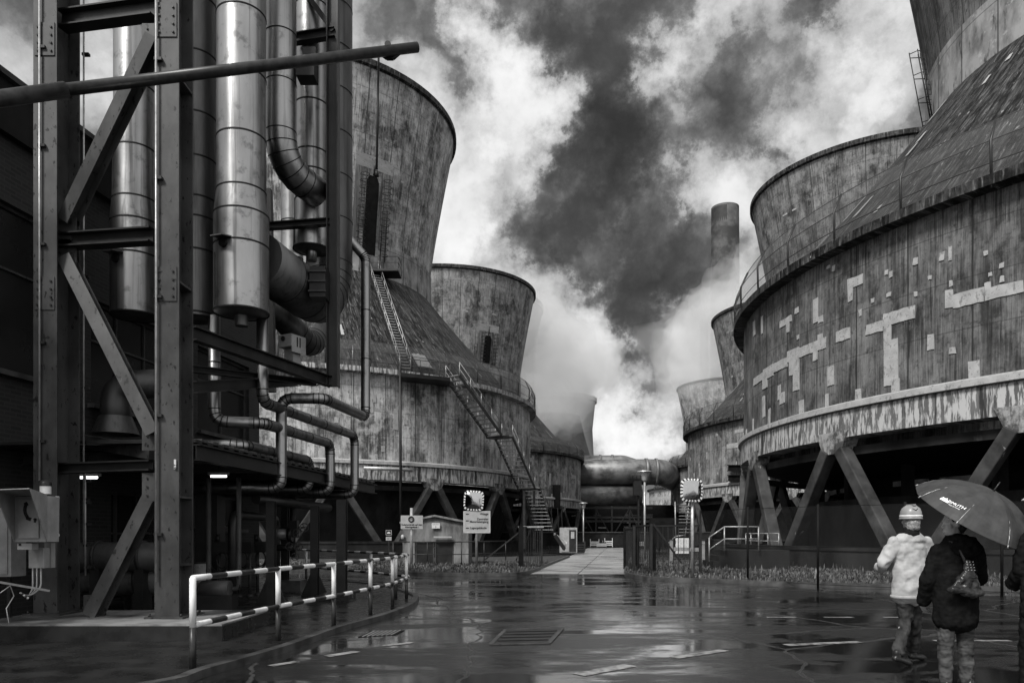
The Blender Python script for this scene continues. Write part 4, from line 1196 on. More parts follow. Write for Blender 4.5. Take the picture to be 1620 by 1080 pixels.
def swept(label, pts, r, rad, m=CLAD, every=1.0, gores=5, n=32, group="bent insulated pipes of the rack"):
    T = thing("insulated_pipe", label, "pipe", tuple(pts[0]), group); P = bend(pts, rad, gores)
    b = MB(); b.tube(P, r, m, n); b.build("jacket", m, T)
    # seams: at every bend point and along the straights
    marks = []
    for i in range(1, len(P) - 1): marks.append((P[i], ((P[i + 1] - P[i]).normalized() + (P[i] - P[i - 1]).normalized()).normalized()))
    for i in range(len(P) - 1):
        L = (P[i + 1] - P[i]).length; d = (P[i + 1] - P[i]).normalized()
        if L > every * 1.5:
            k = int(L / every)
            for j in range(1, k + 1): marks.append((P[i].lerp(P[i + 1], j / (k + 1)), d))
    for p, d in marks:
        b = MB(); b.tube([p - d * .009, p + d * .009], r + .006, SEAM, n); b.build("seam", SEAM, T)
    return T


swept("insulated pipe whose elbow sweeps right into its neighbour above the crossbeam", [W(444, -250, 15.1), W(444, 262, 15.1), W(503, 306, 16.0)], .305, .75, CLAD, 1.15, 6)
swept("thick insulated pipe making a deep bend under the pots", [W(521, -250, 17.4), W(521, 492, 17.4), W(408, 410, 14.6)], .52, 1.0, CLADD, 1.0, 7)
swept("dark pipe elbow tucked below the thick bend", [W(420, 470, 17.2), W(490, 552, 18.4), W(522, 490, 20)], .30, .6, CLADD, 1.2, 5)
r_ = .108
a0 = 14.5; zc = EYE + (HOR - 669) / F * a0
def dline(p, dy): return V(p) + RD * (dy / RD.y)
# pipe a: down, sideways, along the rack, down, back left
p0 = W(339, 500, 14.3); p1 = V((p0.x, p0.y, zc)); p2 = W(416, 669, 14.5); p2.z = zc; p3 = dline(p2, 3.3); zl = EYE + (HOR - 778) / F * p3.y
swept("small pipe, middle of the three looping down at the outer edge of the rack", [p0, p1, p2, p3, V((p3.x, p3.y, zl)), V((p3.x - 3.2, p3.y, zl))], r_, .24, CLAD, 1.1, 4, 20, "small insulated pipes of the rack")
p0 = W(415, 500, 14.4); zb = EYE + (HOR - 637) / F * 14.5; p1 = V((p0.x, p0.y, zb)); p3 = dline(p1, 4.9); zl = EYE + (HOR - 782) / F * p3.y
swept("small pipe, outermost of the three looping down at the edge of the rack", [p0, p1, p3, V((p3.x, p3.y, zl)), V((p3.x - 2.6, p3.y, zl))], r_, .24, CLAD, 1.1, 4, 20, "small insulated pipes of the rack")
zc_ = EYE + (HOR - 704) / F * 14.2; p0 = V((-6.3, 14.2, zc_)); p1 = W(384, 704, 14.2); p1.z = zc_; p3 = dline(p1, 3.0); zl = EYE + (HOR - 774) / F * p3.y
swept("small pipe, innermost of the three looping down at the edge of the rack", [p0, p1, p3, V((p3.x, p3.y, zl)), V((p3.x - 3.0, p3.y, zl))], r_, .24, CLAD, 1.1, 4, 20, "small insulated pipes of the rack")
yd = 15.2; p0 = W(445, 772, yd) + V((-2.4, 0, 0)); p1 = W(445, 772, yd); p2 = W(445, 630, yd); p3 = W(512, 628, yd); p3.z = p2.z; p4 = dline(p3, 2.45); p5 = V((p4.x, p4.y, EYE + (HOR - 408) / F * p4.y)); p6 = W(498, 318, 17.3)
swept("long small pipe dipping under the hanging steel member and rising past it", [p0, p1, p2, p3, p4, p5, p6], r_, .22, CLAD, 1.6, 4, 20, "small insulated pipes of the rack")

# actuator box on the diagonal beam
AB = thing("actuator_box", "grey actuator box sitting on the sloping steel beam below the thick pipe bend", "box", W(468, 575, 16))
ro = Matrix.Rotation(radians(-28), 3, 'Z')
c = W(462, 542, 15.8); b = MB(); b.box(c, (.36, .42, .26), PLASTG, ro); b.build("housing", PLASTG, AB, bevel=.01)
b = MB(); b.box(c + V((0, .03, -.34)), (.24, .22, .40), PLASTG, ro); b.build("base", PLASTG, AB)
b = MB(); b.box(c + ro @ V((.185, -.0, -.06)) , (.015, .40, .36), PLASTG, ro)
for k in (-.05, .03): b.box(c + ro @ V((.195, k, -.02)), (.012, .025, .2), BLK, ro)
b.build("side_plate", PLASTG, AB)
b = MB(); b.tube([c + ro @ V((-.03, -.24, .04)), c + ro @ V((-.03, -.2, .04))], .05, RUBBER, 16); b.build("knob", RUBBER, AB)

# posts under the rack
for (u, v, Y, vt, lab) in ((429, 960, 15.65, 792, "dark rack post with flared base plates, nearest to the striped railing's first bay"), (498, 948, 17.5, 800, "dark rack post with a wide triangular foot, middle of the row"),
                           (451, 938, 19.4, 770, "rack post standing on a rough concrete block behind the valves")):
    T = thing("support_post", lab, "post", (W(u, v, Y).x, Y, 0), "posts under the pipe rack"); x = W(u, v, Y).x
    zt = EYE + (HOR - vt) / F * Y
    b = MB(); b.ibeam((x, Y, .02), (x, Y, zt), .17, .17, .012, STEELD, up=(0, 1, 0)); b.build("shaft", STEELD, T)
    b = MB()
    if Y < 19:
        for s_ in (-1, 1):
            q = [(x + s_ * .10, Y - .02, .02), (x + s_ * .34, Y - .02, .02), (x + s_ * .10, Y - .02, .58)]
            q2 = [(a, c + .05, d) for a, c, d in q]; b.add(q + q2, [(0, 1, 2), (5, 4, 3), (0, 3, 4, 1), (1, 4, 5, 2), (2, 5, 3, 0)], STEELD)
        b.box((x, Y, .03), (.7, .5, .05), STEELD); b.build("gusset", STEELD, T)
    else:
        b.box((x + .1, Y, .17), (.75, .6, .34), KERB); b.build("footing", KERB, T)
T = thing("support_post", "thick dark post on a long concrete block at the corner of the rack", "post", (W(541, 950, 16.9).x, 16.9, 0), "posts under the pipe rack"); x = T.location.x
b = MB(); b.ibeam((x, 16.9, .15), (x, 16.9, EYE + (HOR - 790) / F * 16.9), .2, .22, .014, STEELD, up=(0, 1, 0)); b.build("shaft", STEELD, T)
b = MB(); b.box((x - .15, 16.9, .09), (.75, .8, .18), PAVE); b.build("footing", PAVE, T)
b = MB(); b.tube([W(405, 789, 15.6), W(520, 803, 18.6)], .10, STEELD, 14); tag(b.build("crosshead_pipe", STEELD), "dark horizontal pipe lying on the rack posts", "pipe")

# deck (canopy) above the pump bay
DK = thing("canopy_deck", "corrugated steel canopy over the dark pump bay under the pipes", "canopy", (-7, 16, 2.9))
e0, e1 = V((-5.0, 12.0, 0)), V((-3.95, 21.8, 0)); zd = 2.82; L_ = (e1 - e0).length; dd = (e1 - e0).normalized(); nn = V((-dd.y, dd.x, 0))
b = MB(); k = 54; w = 4.2
for i in range(k):
    p = e0 + dd * L_ * (i + .5) / k; R = Matrix((nn, dd, V((0, 0, 1)))).transposed()
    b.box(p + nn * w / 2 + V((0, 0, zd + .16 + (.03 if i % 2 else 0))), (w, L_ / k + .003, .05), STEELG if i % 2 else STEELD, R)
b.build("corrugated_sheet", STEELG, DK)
b = MB(); b.ibeam(e0 + V((0, 0, zd - .02)), e1 + V((0, 0, zd - .02)), .16, .26, .014, STEELD); b.build("edge_beam", STEELD, DK)
for t in (.1, .3, .5, .7, .9):
    p = e0.lerp(e1, t) + V((0, 0, zd)); b = MB(); b.ibeam(p + nn * .1, p + nn * w, .12, .2, .012, STEELD); b.build("cross_beam", STEELD, DK)

# brick building ------------------------------------------------------
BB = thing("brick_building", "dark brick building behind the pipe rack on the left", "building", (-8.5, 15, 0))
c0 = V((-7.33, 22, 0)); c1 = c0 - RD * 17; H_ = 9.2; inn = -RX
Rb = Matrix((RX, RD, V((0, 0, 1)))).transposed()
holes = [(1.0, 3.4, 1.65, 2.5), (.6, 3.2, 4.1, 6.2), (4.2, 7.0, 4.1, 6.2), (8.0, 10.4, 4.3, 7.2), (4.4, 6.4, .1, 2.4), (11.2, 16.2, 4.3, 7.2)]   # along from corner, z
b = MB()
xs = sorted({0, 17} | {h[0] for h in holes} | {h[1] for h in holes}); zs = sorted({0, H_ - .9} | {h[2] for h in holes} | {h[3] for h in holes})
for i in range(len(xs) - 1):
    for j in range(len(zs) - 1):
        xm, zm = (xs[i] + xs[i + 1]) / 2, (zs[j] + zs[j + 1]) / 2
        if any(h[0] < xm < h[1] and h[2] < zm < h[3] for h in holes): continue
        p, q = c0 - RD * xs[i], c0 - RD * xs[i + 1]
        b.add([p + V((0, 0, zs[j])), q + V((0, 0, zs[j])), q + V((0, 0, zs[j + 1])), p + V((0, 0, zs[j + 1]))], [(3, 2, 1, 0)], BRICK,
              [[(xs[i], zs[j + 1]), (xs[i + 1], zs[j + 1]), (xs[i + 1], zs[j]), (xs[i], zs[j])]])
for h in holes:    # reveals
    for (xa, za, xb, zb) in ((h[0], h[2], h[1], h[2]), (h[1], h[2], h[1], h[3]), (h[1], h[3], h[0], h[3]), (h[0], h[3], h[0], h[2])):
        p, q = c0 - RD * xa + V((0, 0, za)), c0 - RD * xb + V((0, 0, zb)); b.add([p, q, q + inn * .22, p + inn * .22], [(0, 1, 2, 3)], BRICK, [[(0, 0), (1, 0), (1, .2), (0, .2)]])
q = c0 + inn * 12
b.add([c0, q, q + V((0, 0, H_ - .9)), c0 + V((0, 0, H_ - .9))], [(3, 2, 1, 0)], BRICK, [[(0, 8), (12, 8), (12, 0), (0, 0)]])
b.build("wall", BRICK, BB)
b = MB(); mid = (c0 + c1) / 2 + inn * 6; b.box(mid + V((0, 0, H_ - .45)), (12.3, 17.3, .9), DARKC, Rb); b.box(mid + V((0, 0, H_ + .04)), (12.5, 17.5, .10), STEELG, Rb); b.build("roof", DARKC, BB)
for h in holes:
    f = MB(); w = h[1] - h[0]; hh = h[3] - h[2]; pc = c0 - RD * (h[0] + h[1]) / 2 + V((0, 0, (h[2] + h[3]) / 2)) + inn * .14
    for s_ in (-1, 1):
        f.box(pc + V((0, 0, s_ * (hh / 2 - .03))), (.06, w, .06), STEELG, Rb); f.box(pc + RD * s_ * (w / 2 - .03), (.06, .06, hh - .12), STEELG, Rb)
    for k in range(1, max(2, int(w / .9))): f.box(pc + RD * (-w / 2 + w * k / max(2, int(w / .9))), (.05, .04, hh - .12), STEELG, Rb)
    if hh > 1.8: f.box(pc + V((0, 0, hh * .12)) + RX * .004, (.05, w - .12, .04), STEELG, Rb)
    o = f.build("window", STEELG, BB) if h[2] > .5 else f.build("door", STEELG, BB)
    g = MB(); g.box(pc + inn * .02, (.01, w - .06, hh - .06), GLASSD, Rb); g.build("glass", GLASSD, o)
    if h[2] > .5:
        sdl = MB(); sdl.box(pc + RX * .16 - V((0, 0, hh / 2 + .05)), (.25, w + .2, .09), KERB, Rb); sdl.build("sill", KERB, o)
# annex wall inside the bay to close the background
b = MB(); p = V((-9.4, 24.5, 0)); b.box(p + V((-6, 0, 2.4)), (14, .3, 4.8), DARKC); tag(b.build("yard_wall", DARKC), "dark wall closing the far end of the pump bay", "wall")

# equipment in the bay -------------------------------------------------
def vessel(label, p, q, r, m, flr=True):
    T = thing("pressure_vessel", label, "vessel", (p[0], p[1], 0), "horizontal vessels in the pump bay"); p, q = V(p), V(q); d = (q - p).normalized()
    b = MB(); P = [p - d * .12, p - d * .07, p, q, q + d * .07, q + d * .12]; b.tube(P, [r * .45, r * .85, r, r, r * .85, r * .45], m, 28); b.build("shell", m, T)
    for t in (.25, .72):
        c = p.lerp(q, t); b = MB(); b.tube([c - d * .03, c + d * .03], r + .03, STEELG, 28); b.build("flange", STEELG, T)
        b = MB(); b.box((c.x, c.y, (c.z - r) / 2), (.16, r * 1.3, c.z - r + .1), STEELD); b.build("saddle", STEELD, T)


PIPEG = mat("painted_pipe_grey", .05, .09, ns=3, rough=.35, layers=[(.015, (1, 1, .4), 3, .56, .66, .7)])
vessel("upper horizontal pipe vessel seen between the heavy columns", W(120, 880, 13.6), W(268, 880, 13.6), .26, PIPEG)
vessel("lower wide vessel near the floor between the heavy columns", W(125, 916, 13.9), W(262, 916, 13.9), .30, PIPEG)
T = thing("duct_elbow", "dark flared duct elbow standing on the canopy between the heavy columns", "duct", W(185, 690, 15))
b = MB(); b.tube(bend([W(183, 684, 15), W(183, 610, 15), W(260, 606, 15)], .4, 7), .28, CLADD, 24); b.build("elbow", CLADD, T)
b = MB(); x = W(183, 0, 15).x; z = EYE + (HOR - 687) / F * 15; b.lathe([(.44, z), (.30, z + .35)], (x, 15, 0), 32, CLADD); b.build("skirt", CLADD, T)
b = MB(); b.bar(W(126, 712, 15.5), W(246, 722, 14), .2, .32, STEELG); tag(b.build("sloping_girder", STEELG), "broad sloping girder behind the heavy columns", "girder")


def wheel(b, c, r, ax, m):
    ax = V(ax).normalized(); t = ax.cross(V((0, 0, 1))); t = t.normalized() if t.length > .1 else V((1, 0, 0)); s_ = ax.cross(t)
    b.tube([c + (t * cos(2 * pi * k / 16) + s_ * sin(2 * pi * k / 16)) * r for k in range(17)], r * .11, m, 6)
    for k in range(4): b.tube([c, c + (t * cos(pi * k / 2 + .4) + s_ * sin(pi * k / 2 + .4)) * r], r * .07, m, 5)


VS = thing("valve_manifold", "cluster of hand wheel valves on short pipes beside the rack posts", "valves", W(460, 870, 18.5))
b = MB(); b.tube([W(430, 842, 18.3), W(456, 845, 18.3)], .13, GALV, 18); b.tube([W(456, 845, 18.3), W(463, 845, 18.3)], .17, STEELD, 18); b.tube([W(463, 780, 18.5), W(463, 880, 18.5)], .07, STEELD, 14)
b.tube([W(430, 866, 18.3), W(470, 866, 18.3)], .08, STEELD, 14); b.box(W(465, 836, 18.3), (.2, .2, .4), STEELD); b.build("pipework", STEELD, VS)
for (u, v, r) in ((481, 834, .10), (470, 843, .10), (458, 864, .09), (472, 864, .10), (467, 880, .09)):
    b = MB(); wheel(b, W(u, v, 18.0), r, (.5, -1, 0), STEELG); b.tube([W(u, v, 18.0), W(u - 4, v, 18.5)], .02, STEELG, 6); b.build("hand_wheel", STEELG, VS)

for k, (u, Y) in enumerate(((354, 17.2), (386, 17.8), (414, 18.4))):
    lab = ("hose manifold stand with looped pipes by the brick wall, nearest of three", "hose manifold stand with looped pipes, middle of the three by the brick wall", "hose manifold stand with looped pipes by the valves, last of three")[k]
    T = thing("hose_stand", lab, "hose stand", (W(u, 0, Y).x, Y, 0), "hose stands by the brick wall"); x = T.location.x
    for s_ in (-.10, .14):
        b = MB(); b.tube([(x + s_, Y, .02), (x + s_, Y, 1.15)], .035, STEELG, 10); b.tube([(x + s_, Y, .01), (x + s_, Y, .10)], [.1, .05], STEELG, 10); b.build("leg", STEELG, T)
    b = MB(); b.box((x, Y - .02, 1.2), (.42, .22, .26), STEELD); b.tube([(x - .1, Y - .1, 1.33), (x - .1, Y - .1, 1.5)], .05, STEELD, 8); b.build("head", STEELD, T)
    b = MB(); b.tube([V((x - .05 + .2 * cos(t), Y - .14, .88 + .22 * sin(t))) for t in [pi * (.9 + 1.2 * i / 14) for i in range(15)]], .022, RUBBER, 8); b.tube([V((x + .02 + .12 * cos(t), Y - .16, .92 + .18 * sin(t))) for t in [2 * pi * i / 16 for i in range(17)]], .018, RUBBER, 8); b.build("hose", RUBBER, T)
T = thing("drum", "pale drum standing in the shade behind the first post of the striped railing", "drum", G(316, 951)); x, y = T.location.x, T.location.y
b = MB(); b.lathe([(.001, 0), (.2, 0), (.2, .27), (.207, .28), (.2, .29), (.2, .55), (.207, .56), (.2, .57), (.2, .85), (.001, .85)], (x, y, 0), 24, PLASTG, False); b.build("body", PLASTG, T)
b = MB(); b.lathe([(.15, .85), (.21, .85), (.21, .88), (.15, .88)], (x, y, 0), 24, STEELD, False, closed=True); b.build("lid_ring", STEELD, T)
b = MB(); b.box((W(333, 0, 17.6).x, 17.6, 1.35), (.5, .5, 2.7), STEELD); tag(b.build("bay_column", STEELD), "thick dark square column inside the pump bay", "column")
b = MB(); b.tube(bend([V((-5.6, 15.2, 0)), V((-5.6, 15.2, 1.9)), V((-5.9, 19, 1.9)), V((-5.9, 19, 0))], .3, 5), .09, STEELD, 14); tag(b.build("bay_pipe", STEELD), "dark pipe looping through the pump bay", "pipe")
rnd = random.Random(9)
for k in range(10):
    u = 150 + k * 21 + rnd.uniform(-6, 6); Y = rnd.uniform(14.5, 18.5); x = W(u, 0, Y).x
    T = thing("pump_set", "small dark pump with motor and risers, number of ten in the shaded bay" if False else "small dark pump with riser pipe in the shaded bay", "pump", (x, Y, 0), "pumps in the shaded bay")
    b = MB(); h = rnd.uniform(.35, .6); b.tube([(x - .3, Y, h), (x + .25, Y, h)], rnd.uniform(.13, .2), PIPEG, 18); b.build("motor", PIPEG, T)
    b = MB(); b.tube(bend([V((x + .3, Y, h)), V((x + .42, Y, h)), V((x + .42, Y, 2.6))], .1, 4), .05, STEELG, 10); b.build("riser", STEELG, T)
    b = MB(); b.box((x, Y, h / 2 - .05), (.7, .35, h - .12), STEELD); b.build("base", STEELD, T)
# lit tubes
for (u, v, Y, w, lab) in ((346, 753, 14.6, .30, "lit fluorescent tube under the canopy right of the nearest column"), (138, 755, 13.2, .35, "lit fluorescent tube between the two heavy columns"),
                          (4, 702, 14.5, .45, "lit fluorescent tube at the left edge beside the brick wall")):
    T = thing("tube_lamp", lab, "lamp", W(u, v, Y), "lit fluorescent tubes"); p = W(u, v, Y)
    b = MB(); b.box(p + V((0, 0, .05)), (w + .08, .12, .05), PLASTG); b.build("housing", PLASTG, T)
    b = MB(); b.tube([p - V((w / 2, 0, 0)), p + V((w / 2, 0, 0))], .022, LAMP, 10); b.build("tube", LAMP, T)
    b = MB(); b.tube([p + V((0, 0, .07)), p + V((0, 0, .6))], .01, BLK, 6); b.build("suspension", BLK, T)

# jib boom with hoist cable -------------------------------------------
BM = thing("jib_boom", "long tarred steel pole reaching out across the top left past the big pipes", "boom", W(-120, 175, 8.8))
A, B_ = W(-160, 178, 8.7), W(660, 75, 11.9); mid = W(98, 143, 9.75)
b = MB(); b.tube([mid, B_], .077, BLACKP, 20); b.build("pole", BLACKP, BM)
b = MB(); b.tube([A, mid + (B_ - A).normalized() * .05], .097, BLACKP, 20); b.build("sleeve", BLACKP, BM)
t = W(599, 82, 11.75); hk = thing("hoist_cable", "dark hoist cable with hook block hanging from the end of the pole", "cable", t)
b = MB(); b.tube([t - V((0, 0, .05)), W(596, 268, 11.75)], .017, BLK, 8); b.build("cable", BLK, hk)
b = MB(); q = W(596, 270, 11.75); b.tube([q, q - V((0, 0, .09))], [.02, .035], BLK, 10); b.build("hook_block", BLK, hk)
b = MB(); q = W(617, 87, 11.78)
b.tube([q + V((-.15, 0, .02)), q + V((-.06, 0, -.05)), q + V((.06, 0, -.05)), q + V((.16, 0, .04))], .03, BLK, 8); b.box(q + V((0, 0, -.03)), (.1, .06, .09), BLK); b.build("clamp", BLK, BM)
b = MB(); q = W(615, 76, 11.75); b.tube([q - V((0, .1, .0)), q - V((0, -.1, 0))], .05, BLK, 12); b.build("bolt", BLK, BM)

# phone box etc. -------------------------------------------------------
PB = thing("emergency_phone", "grey hooded wall telephone with a handset symbol mounted by the left column", "telephone", W(40, 860, 10.5)); Y = 10.5
def w2(u, v, dy=0): return W(u, v, Y) + V((0, dy, 0))
b = MB(); b.add([w2(23, 786), w2(74, 784), w2(73, 857), w2(23, 857)] + [w2(23, 786, .3), w2(74, 784, .3), w2(73, 857, .3), w2(23, 857, .3)], [(3, 2, 1, 0), (4, 5, 6, 7), (0, 1, 5, 4), (1, 2, 6, 5), (2, 3, 7, 6), (3, 0, 4, 7)], PLASTG)
b.build("housing", PLASTG, PB, bevel=.006)
b = MB(); q = [w2(31, 790, -.03), w2(63, 790, -.03), w2(63, 851, -.03), w2(31, 851, -.03)]; b.add(q + [p + V((0, .028, 0)) for p in q], [(3, 2, 1, 0), (4, 5, 6, 7), (0, 1, 5, 4), (1, 2, 6, 5), (2, 3, 7, 6), (3, 0, 4, 7)], PLASTG); b.build("door", PLASTG, PB)
b = MB(); P = [W(41, 798, Y - .035), W(39, 806, Y - .035), W(40.5, 813, Y - .035), W(44, 819, Y - .035)]; b.tube(bend(P, .1, 4), .021, BLK, 8)
b.box(W(41.5, 797, Y - .035), (.04, .02, .05), BLK, Matrix.Rotation(radians(-30), 3, 'Y')); b.box(W(45.5, 820, Y - .035), (.06, .02, .045), BLK, Matrix.Rotation(radians(20), 3, 'Y')); b.build("handset_symbol", BLK, PB)
b = MB(); b.tube([W(55, 821, Y - .06), W(55, 821, Y - .03)], .018, BLK, 10); b.box(W(55, 823, Y - .06), (.016, .02, .05), BLK); b.build("lock", BLK, PB)
b = MB(); t_ = .005
def panel(q, off):
    b.add(q + [p + V(off) for p in q], [(0, 1, 2, 3), (7, 6, 5, 4), (0, 4, 5, 1), (1, 5, 6, 2), (2, 6, 7, 3), (3, 7, 4, 0)], PLASTG)
fr = 9.75
tl, trr = W(-10, 775, fr), W(46, 773, fr); bl, br_ = w2(23, 784), w2(74, 783)
panel([tl, trr, br_, bl], (0, 0, .012))
panel([trr, br_, w2(74, 857), w2(73, 856)], (.008, 0, 0)); panel([tl, bl, w2(23, 857), w2(22, 857)], (.008, 0, 0)); b.build("hood", PLASTG, PB)
b = MB(); b.box(w2(37, 864, .1), (.20, .15, .085), PLASTG); b.box(w2(30, 861, .02), (.03, .01, .03), BLK); b.build("cable_box", PLASTG, PB)
b = MB(); x = w2(58, 0, .2).x; z = EYE + (HOR - 781) / F * 10.7; b.lathe([(.072, z), (.072, z + .11)], (x, 10.7, 0), 24, WHITEP); o = b.build("beacon", WHITEP, PB)
b = MB(); b.lathe([(.078, z + .11), (.078, z + .15), (.055, z + .19), (.001, z + .2)], (x, 10.7, 0), 24, BLACKP); b.build("beacon_cap", BLACKP, o)
b = MB(); b.box(W(79, 823, 10.9), (.07, .3, .5), PLASTG); tag(b.build("side_box", PLASTG), "narrow grey box fixed behind the telephone housing", "box")
for v, lab in ((787, "upper"), (846, "lower")):
    b = MB(); b.tube([W(80, v + 10 if 0 else v, 11.0), W(88, v, 11.0)], .03, BLACKP, 10); b.tube([W(88, v, 11.0), W(93, v, 11.0)], .022, WHITEP, 10); tag(b.build("cable_gland", BLACKP), "%s pale cable gland sticking out beside the telephone" % lab, "cable gland")
JB = thing("junction_box", "pale junction box below the telephone with cables dropping from it", "junction box", W(62, 898, 10.9))
b = MB(); b.box(W(62, 882, 10.9), (.22, .14, .29), PLASTG); b.build("housing", PLASTG, JB, bevel=.006)
b = MB(); b.box(W(79, 878, 11.1), (.1, .1, .36), PLASTG); b.build("side_housing", PLASTG, JB)
for k in range(5):
    p = W(52 + k * 3.2, 898, 10.85); q = W(44 - k * 3, 945 - k * 2, 10.6); b = MB(); b.tube(bend([p, p - V((0, 0, .3)), (p + q) / 2 - V((.05, 0, .24)), q], .15, 4), .014, RUBBER if k % 2 else GALV, 7); b.build("cable", RUBBER, JB)
CB = thing("control_cabinet", "large pale metal cabinet at the left edge next to the telephone", "cabinet", (-7.62, 11.18, PADZ))
b = MB(); b.box((-7.62, 11.18, 1.385), (.7, .35, 1.0), PLASTG); b.build("body", PLASTG, CB, bevel=.01)
b = MB(); b.box((-7.62, 10.99, 1.385), (.62, .02, .92), PLASTG); b.build("door", PLASTG, CB)
for s_ in (-.2, .2):
    b = MB(); b.box((-7.62 + s_, 11.2, .57), (.05, .05, .63), STEELD); b.build("leg", STEELD, CB)
b = MB(); b.bar(W(-20, 917, 10.2), W(78, 934, 10.9), .03, .03, GALV); b.tube([W(-6, 942, 10.0), W(16, 926, 10.1), W(22, 942, 10.15), W(10, 962, 10.1), W(14, 985, 10.0)], .008, GALV, 6); tag(b.build("loose_cable", GALV), "loose pale cables and bracket dangling below the telephone", "cable")
b = MB(); b.box(W(277, 734, 11.05) + V((.0, 0, 0)), (.03, .012, .14), SIGNW)
tt = b.build("number_plate", SIGNW); tag(tt, "tiny white number plate on the nearest heavy column", "plate"); text_mesh("0 7", .05, W(279, 741, 11.04), (0, 0, 1), (-1, 0, 0), BLK, tt)

# ------------------------------------------------------------------ striped railing and kerb
RL = thing("striped_railing", "pipe railing with black and white stripes curving round the pavement corner", "railing", G(305, 1064.6))
feet = [G(305, 1064.6), G(440, 1019), G(528, 994), G(586, 975.5), G(621, 963), G(643, 950)]
hgt = 1.03
back = [G(645, 944), W(636, 0, 18.0), W(587, 0, 19.6), W(484.4, 0, 23), W(430, 0, 24.5)]
for p in back[1:]: p.z = 0
allf = [V((p.x, p.y, 0)) for p in feet + back]
pathc = smooth_path(allf, 5)
for zz, name in ((hgt, 'top'), (.52, 'mid')):
    P = [V((p.x, p.y, zz)) for p in pathc]
    b = MB(); P2 = P if zz < 1 else P
    b.tube(P2, .033, WHITEP, 12, stripes=(BLACKP, .36)); b.build("top_rail" if zz > 1 else "mid_rail", WHITEP, RL)
for i, p in enumerate([feet[0]] + feet[1:] + [V((back[0].x - .15, 17.3, 0)), back[2], back[3]]):
    b = MB(); b.tube([(p.x, p.y, .5), (p.x, p.y, hgt + (.0 if i else -.0))], .036, WHITEP, 12); b.tube([(p.x, p.y, 0), (p.x, p.y, .5)], .037, BLACKP, 12); b.tube([(p.x, p.y, 0), (p.x, p.y, .012)], .085, BLACKP, 16)
    b.build("post", WHITEP, RL)
kp = [V((-4.6, 6.2, 0)), G(240, 1090), G(317, 1067), G(445, 1029), G(530, 998), G(601, 978), G(641, 962), G(653, 951), G(648, 943), G(600, 928), G(520, 920)]
kp = [V((p.x, p.y, 0)) for p in kp]; kpath = smooth_path(kp, 6)
struct(ribbon([(p.x + .05, p.y) for p in kpath], .15, .085, KERB, "railing_kerb"))
pv = [(p.x, p.y) for p in kpath] + [(-9, 26), (-14, 26), (-14, 6.2)]
b = MB(); b.add([(x, y, .05) for x, y in pv], [list(range(len(pv)))], PAVE); struct(b.build("pavement", PAVE))


# ------------------------------------------------------------------ signs, shed, gates, lamps
def board(T, u0, v0, u1, v1, Y, m=SIGNW, name="board", t=.03, bv=.01, frame_m=None):
    a, c = W(u0, v0, Y), W(u1, v1, Y); w, h = abs(c.x - a.x), abs(a.z - c.z); p = (a + c) / 2
    b = MB(); b.box(p, (w, t, h), m); o = b.build(name, m, T, bevel=bv); return p, w, h, o


def mirror(label, uc, vc, Y, s, tilt, post, yaw=0):
    """convex traffic mirror, rounded square with black and white border"""
    T = thing("traffic_mirror", label, "traffic mirror", (W(uc, vc, Y).x, Y + .1, 0), "convex traffic mirrors")
    R = Matrix.Rotation(radians(yaw), 3, 'Z') @ Matrix.Rotation(radians(tilt), 3, 'Y'); c = W(uc, vc, Y); n = 44

    def sq(k, q, r=.84):   # rounded square outline
        a = 2 * pi * (k + .5) / n; x, z = cos(a), sin(a); m = (abs(x) ** 5 + abs(z) ** 5) ** (1 / 5.0); return V((x / m * q, 0, z / m * q))
    # border in segments
    b = MB()
    for k in range(n):
        mm = WHITEP if k % 2 else BLACKP
        P = [c + R @ (sq(k - .5, s) + V((0, y, 0))) for y in (-.03, .03)] + [c + R @ (sq(k + .5, s) + V((0, y, 0))) for y in (-.03, .03)] + \
            [c + R @ (sq(k - .5, s * .84) + V((0, y, 0))) for y in (-.045, .03)] + [c + R @ (sq(k + .5, s * .84) + V((0, y, 0))) for y in (-.045, .03)]
        b.add(P, [(0, 2, 6, 4), (1, 5, 7, 3), (0, 1, 3, 2), (4, 6, 7, 5)], mm)
    b.build("border", WHITEP, T)
    b = MB(); rings = 7; vs = []; fs = []
    for i in range(rings + 1):
        q = s * .85 * i / rings
        for k in range(n):
            vs.append(c + R @ (sq(k, q) + V((0, -.04 - .13 * (1 - (i / rings) ** 2) * s / .5, 0))))
    for i in range(rings):
        for k in range(n): fs.append((i * n + k, i * n + (k + 1) % n, (i + 1) * n + (k + 1) % n, (i + 1) * n + k))
    b.add(vs, fs, MIRR, None, True); b.build("convex_glass", MIRR, T)
    b = MB(); vs = [c + R @ (sq(k, s * .97) + V((0, .04, 0))) for k in range(n)] + [c + R @ V((0, .16, 0))]
    b.add(vs, [(k, (k + 1) % n, n) for k in range(n)], PLASTG); b.build("back_shell", PLASTG, T)
    if post:
        x = c.x + post; b = MB(); b.tube([(x, Y + .14, 0), (x, Y + .14, c.z - .0)], .055, GALV, 14); b.build("post", GALV, T)
        b = MB(); b.box((x, Y + .13, c.z - s * .3), (.2, .08, .1), STEELD); b.build("bracket", STEELD, T)
    return T


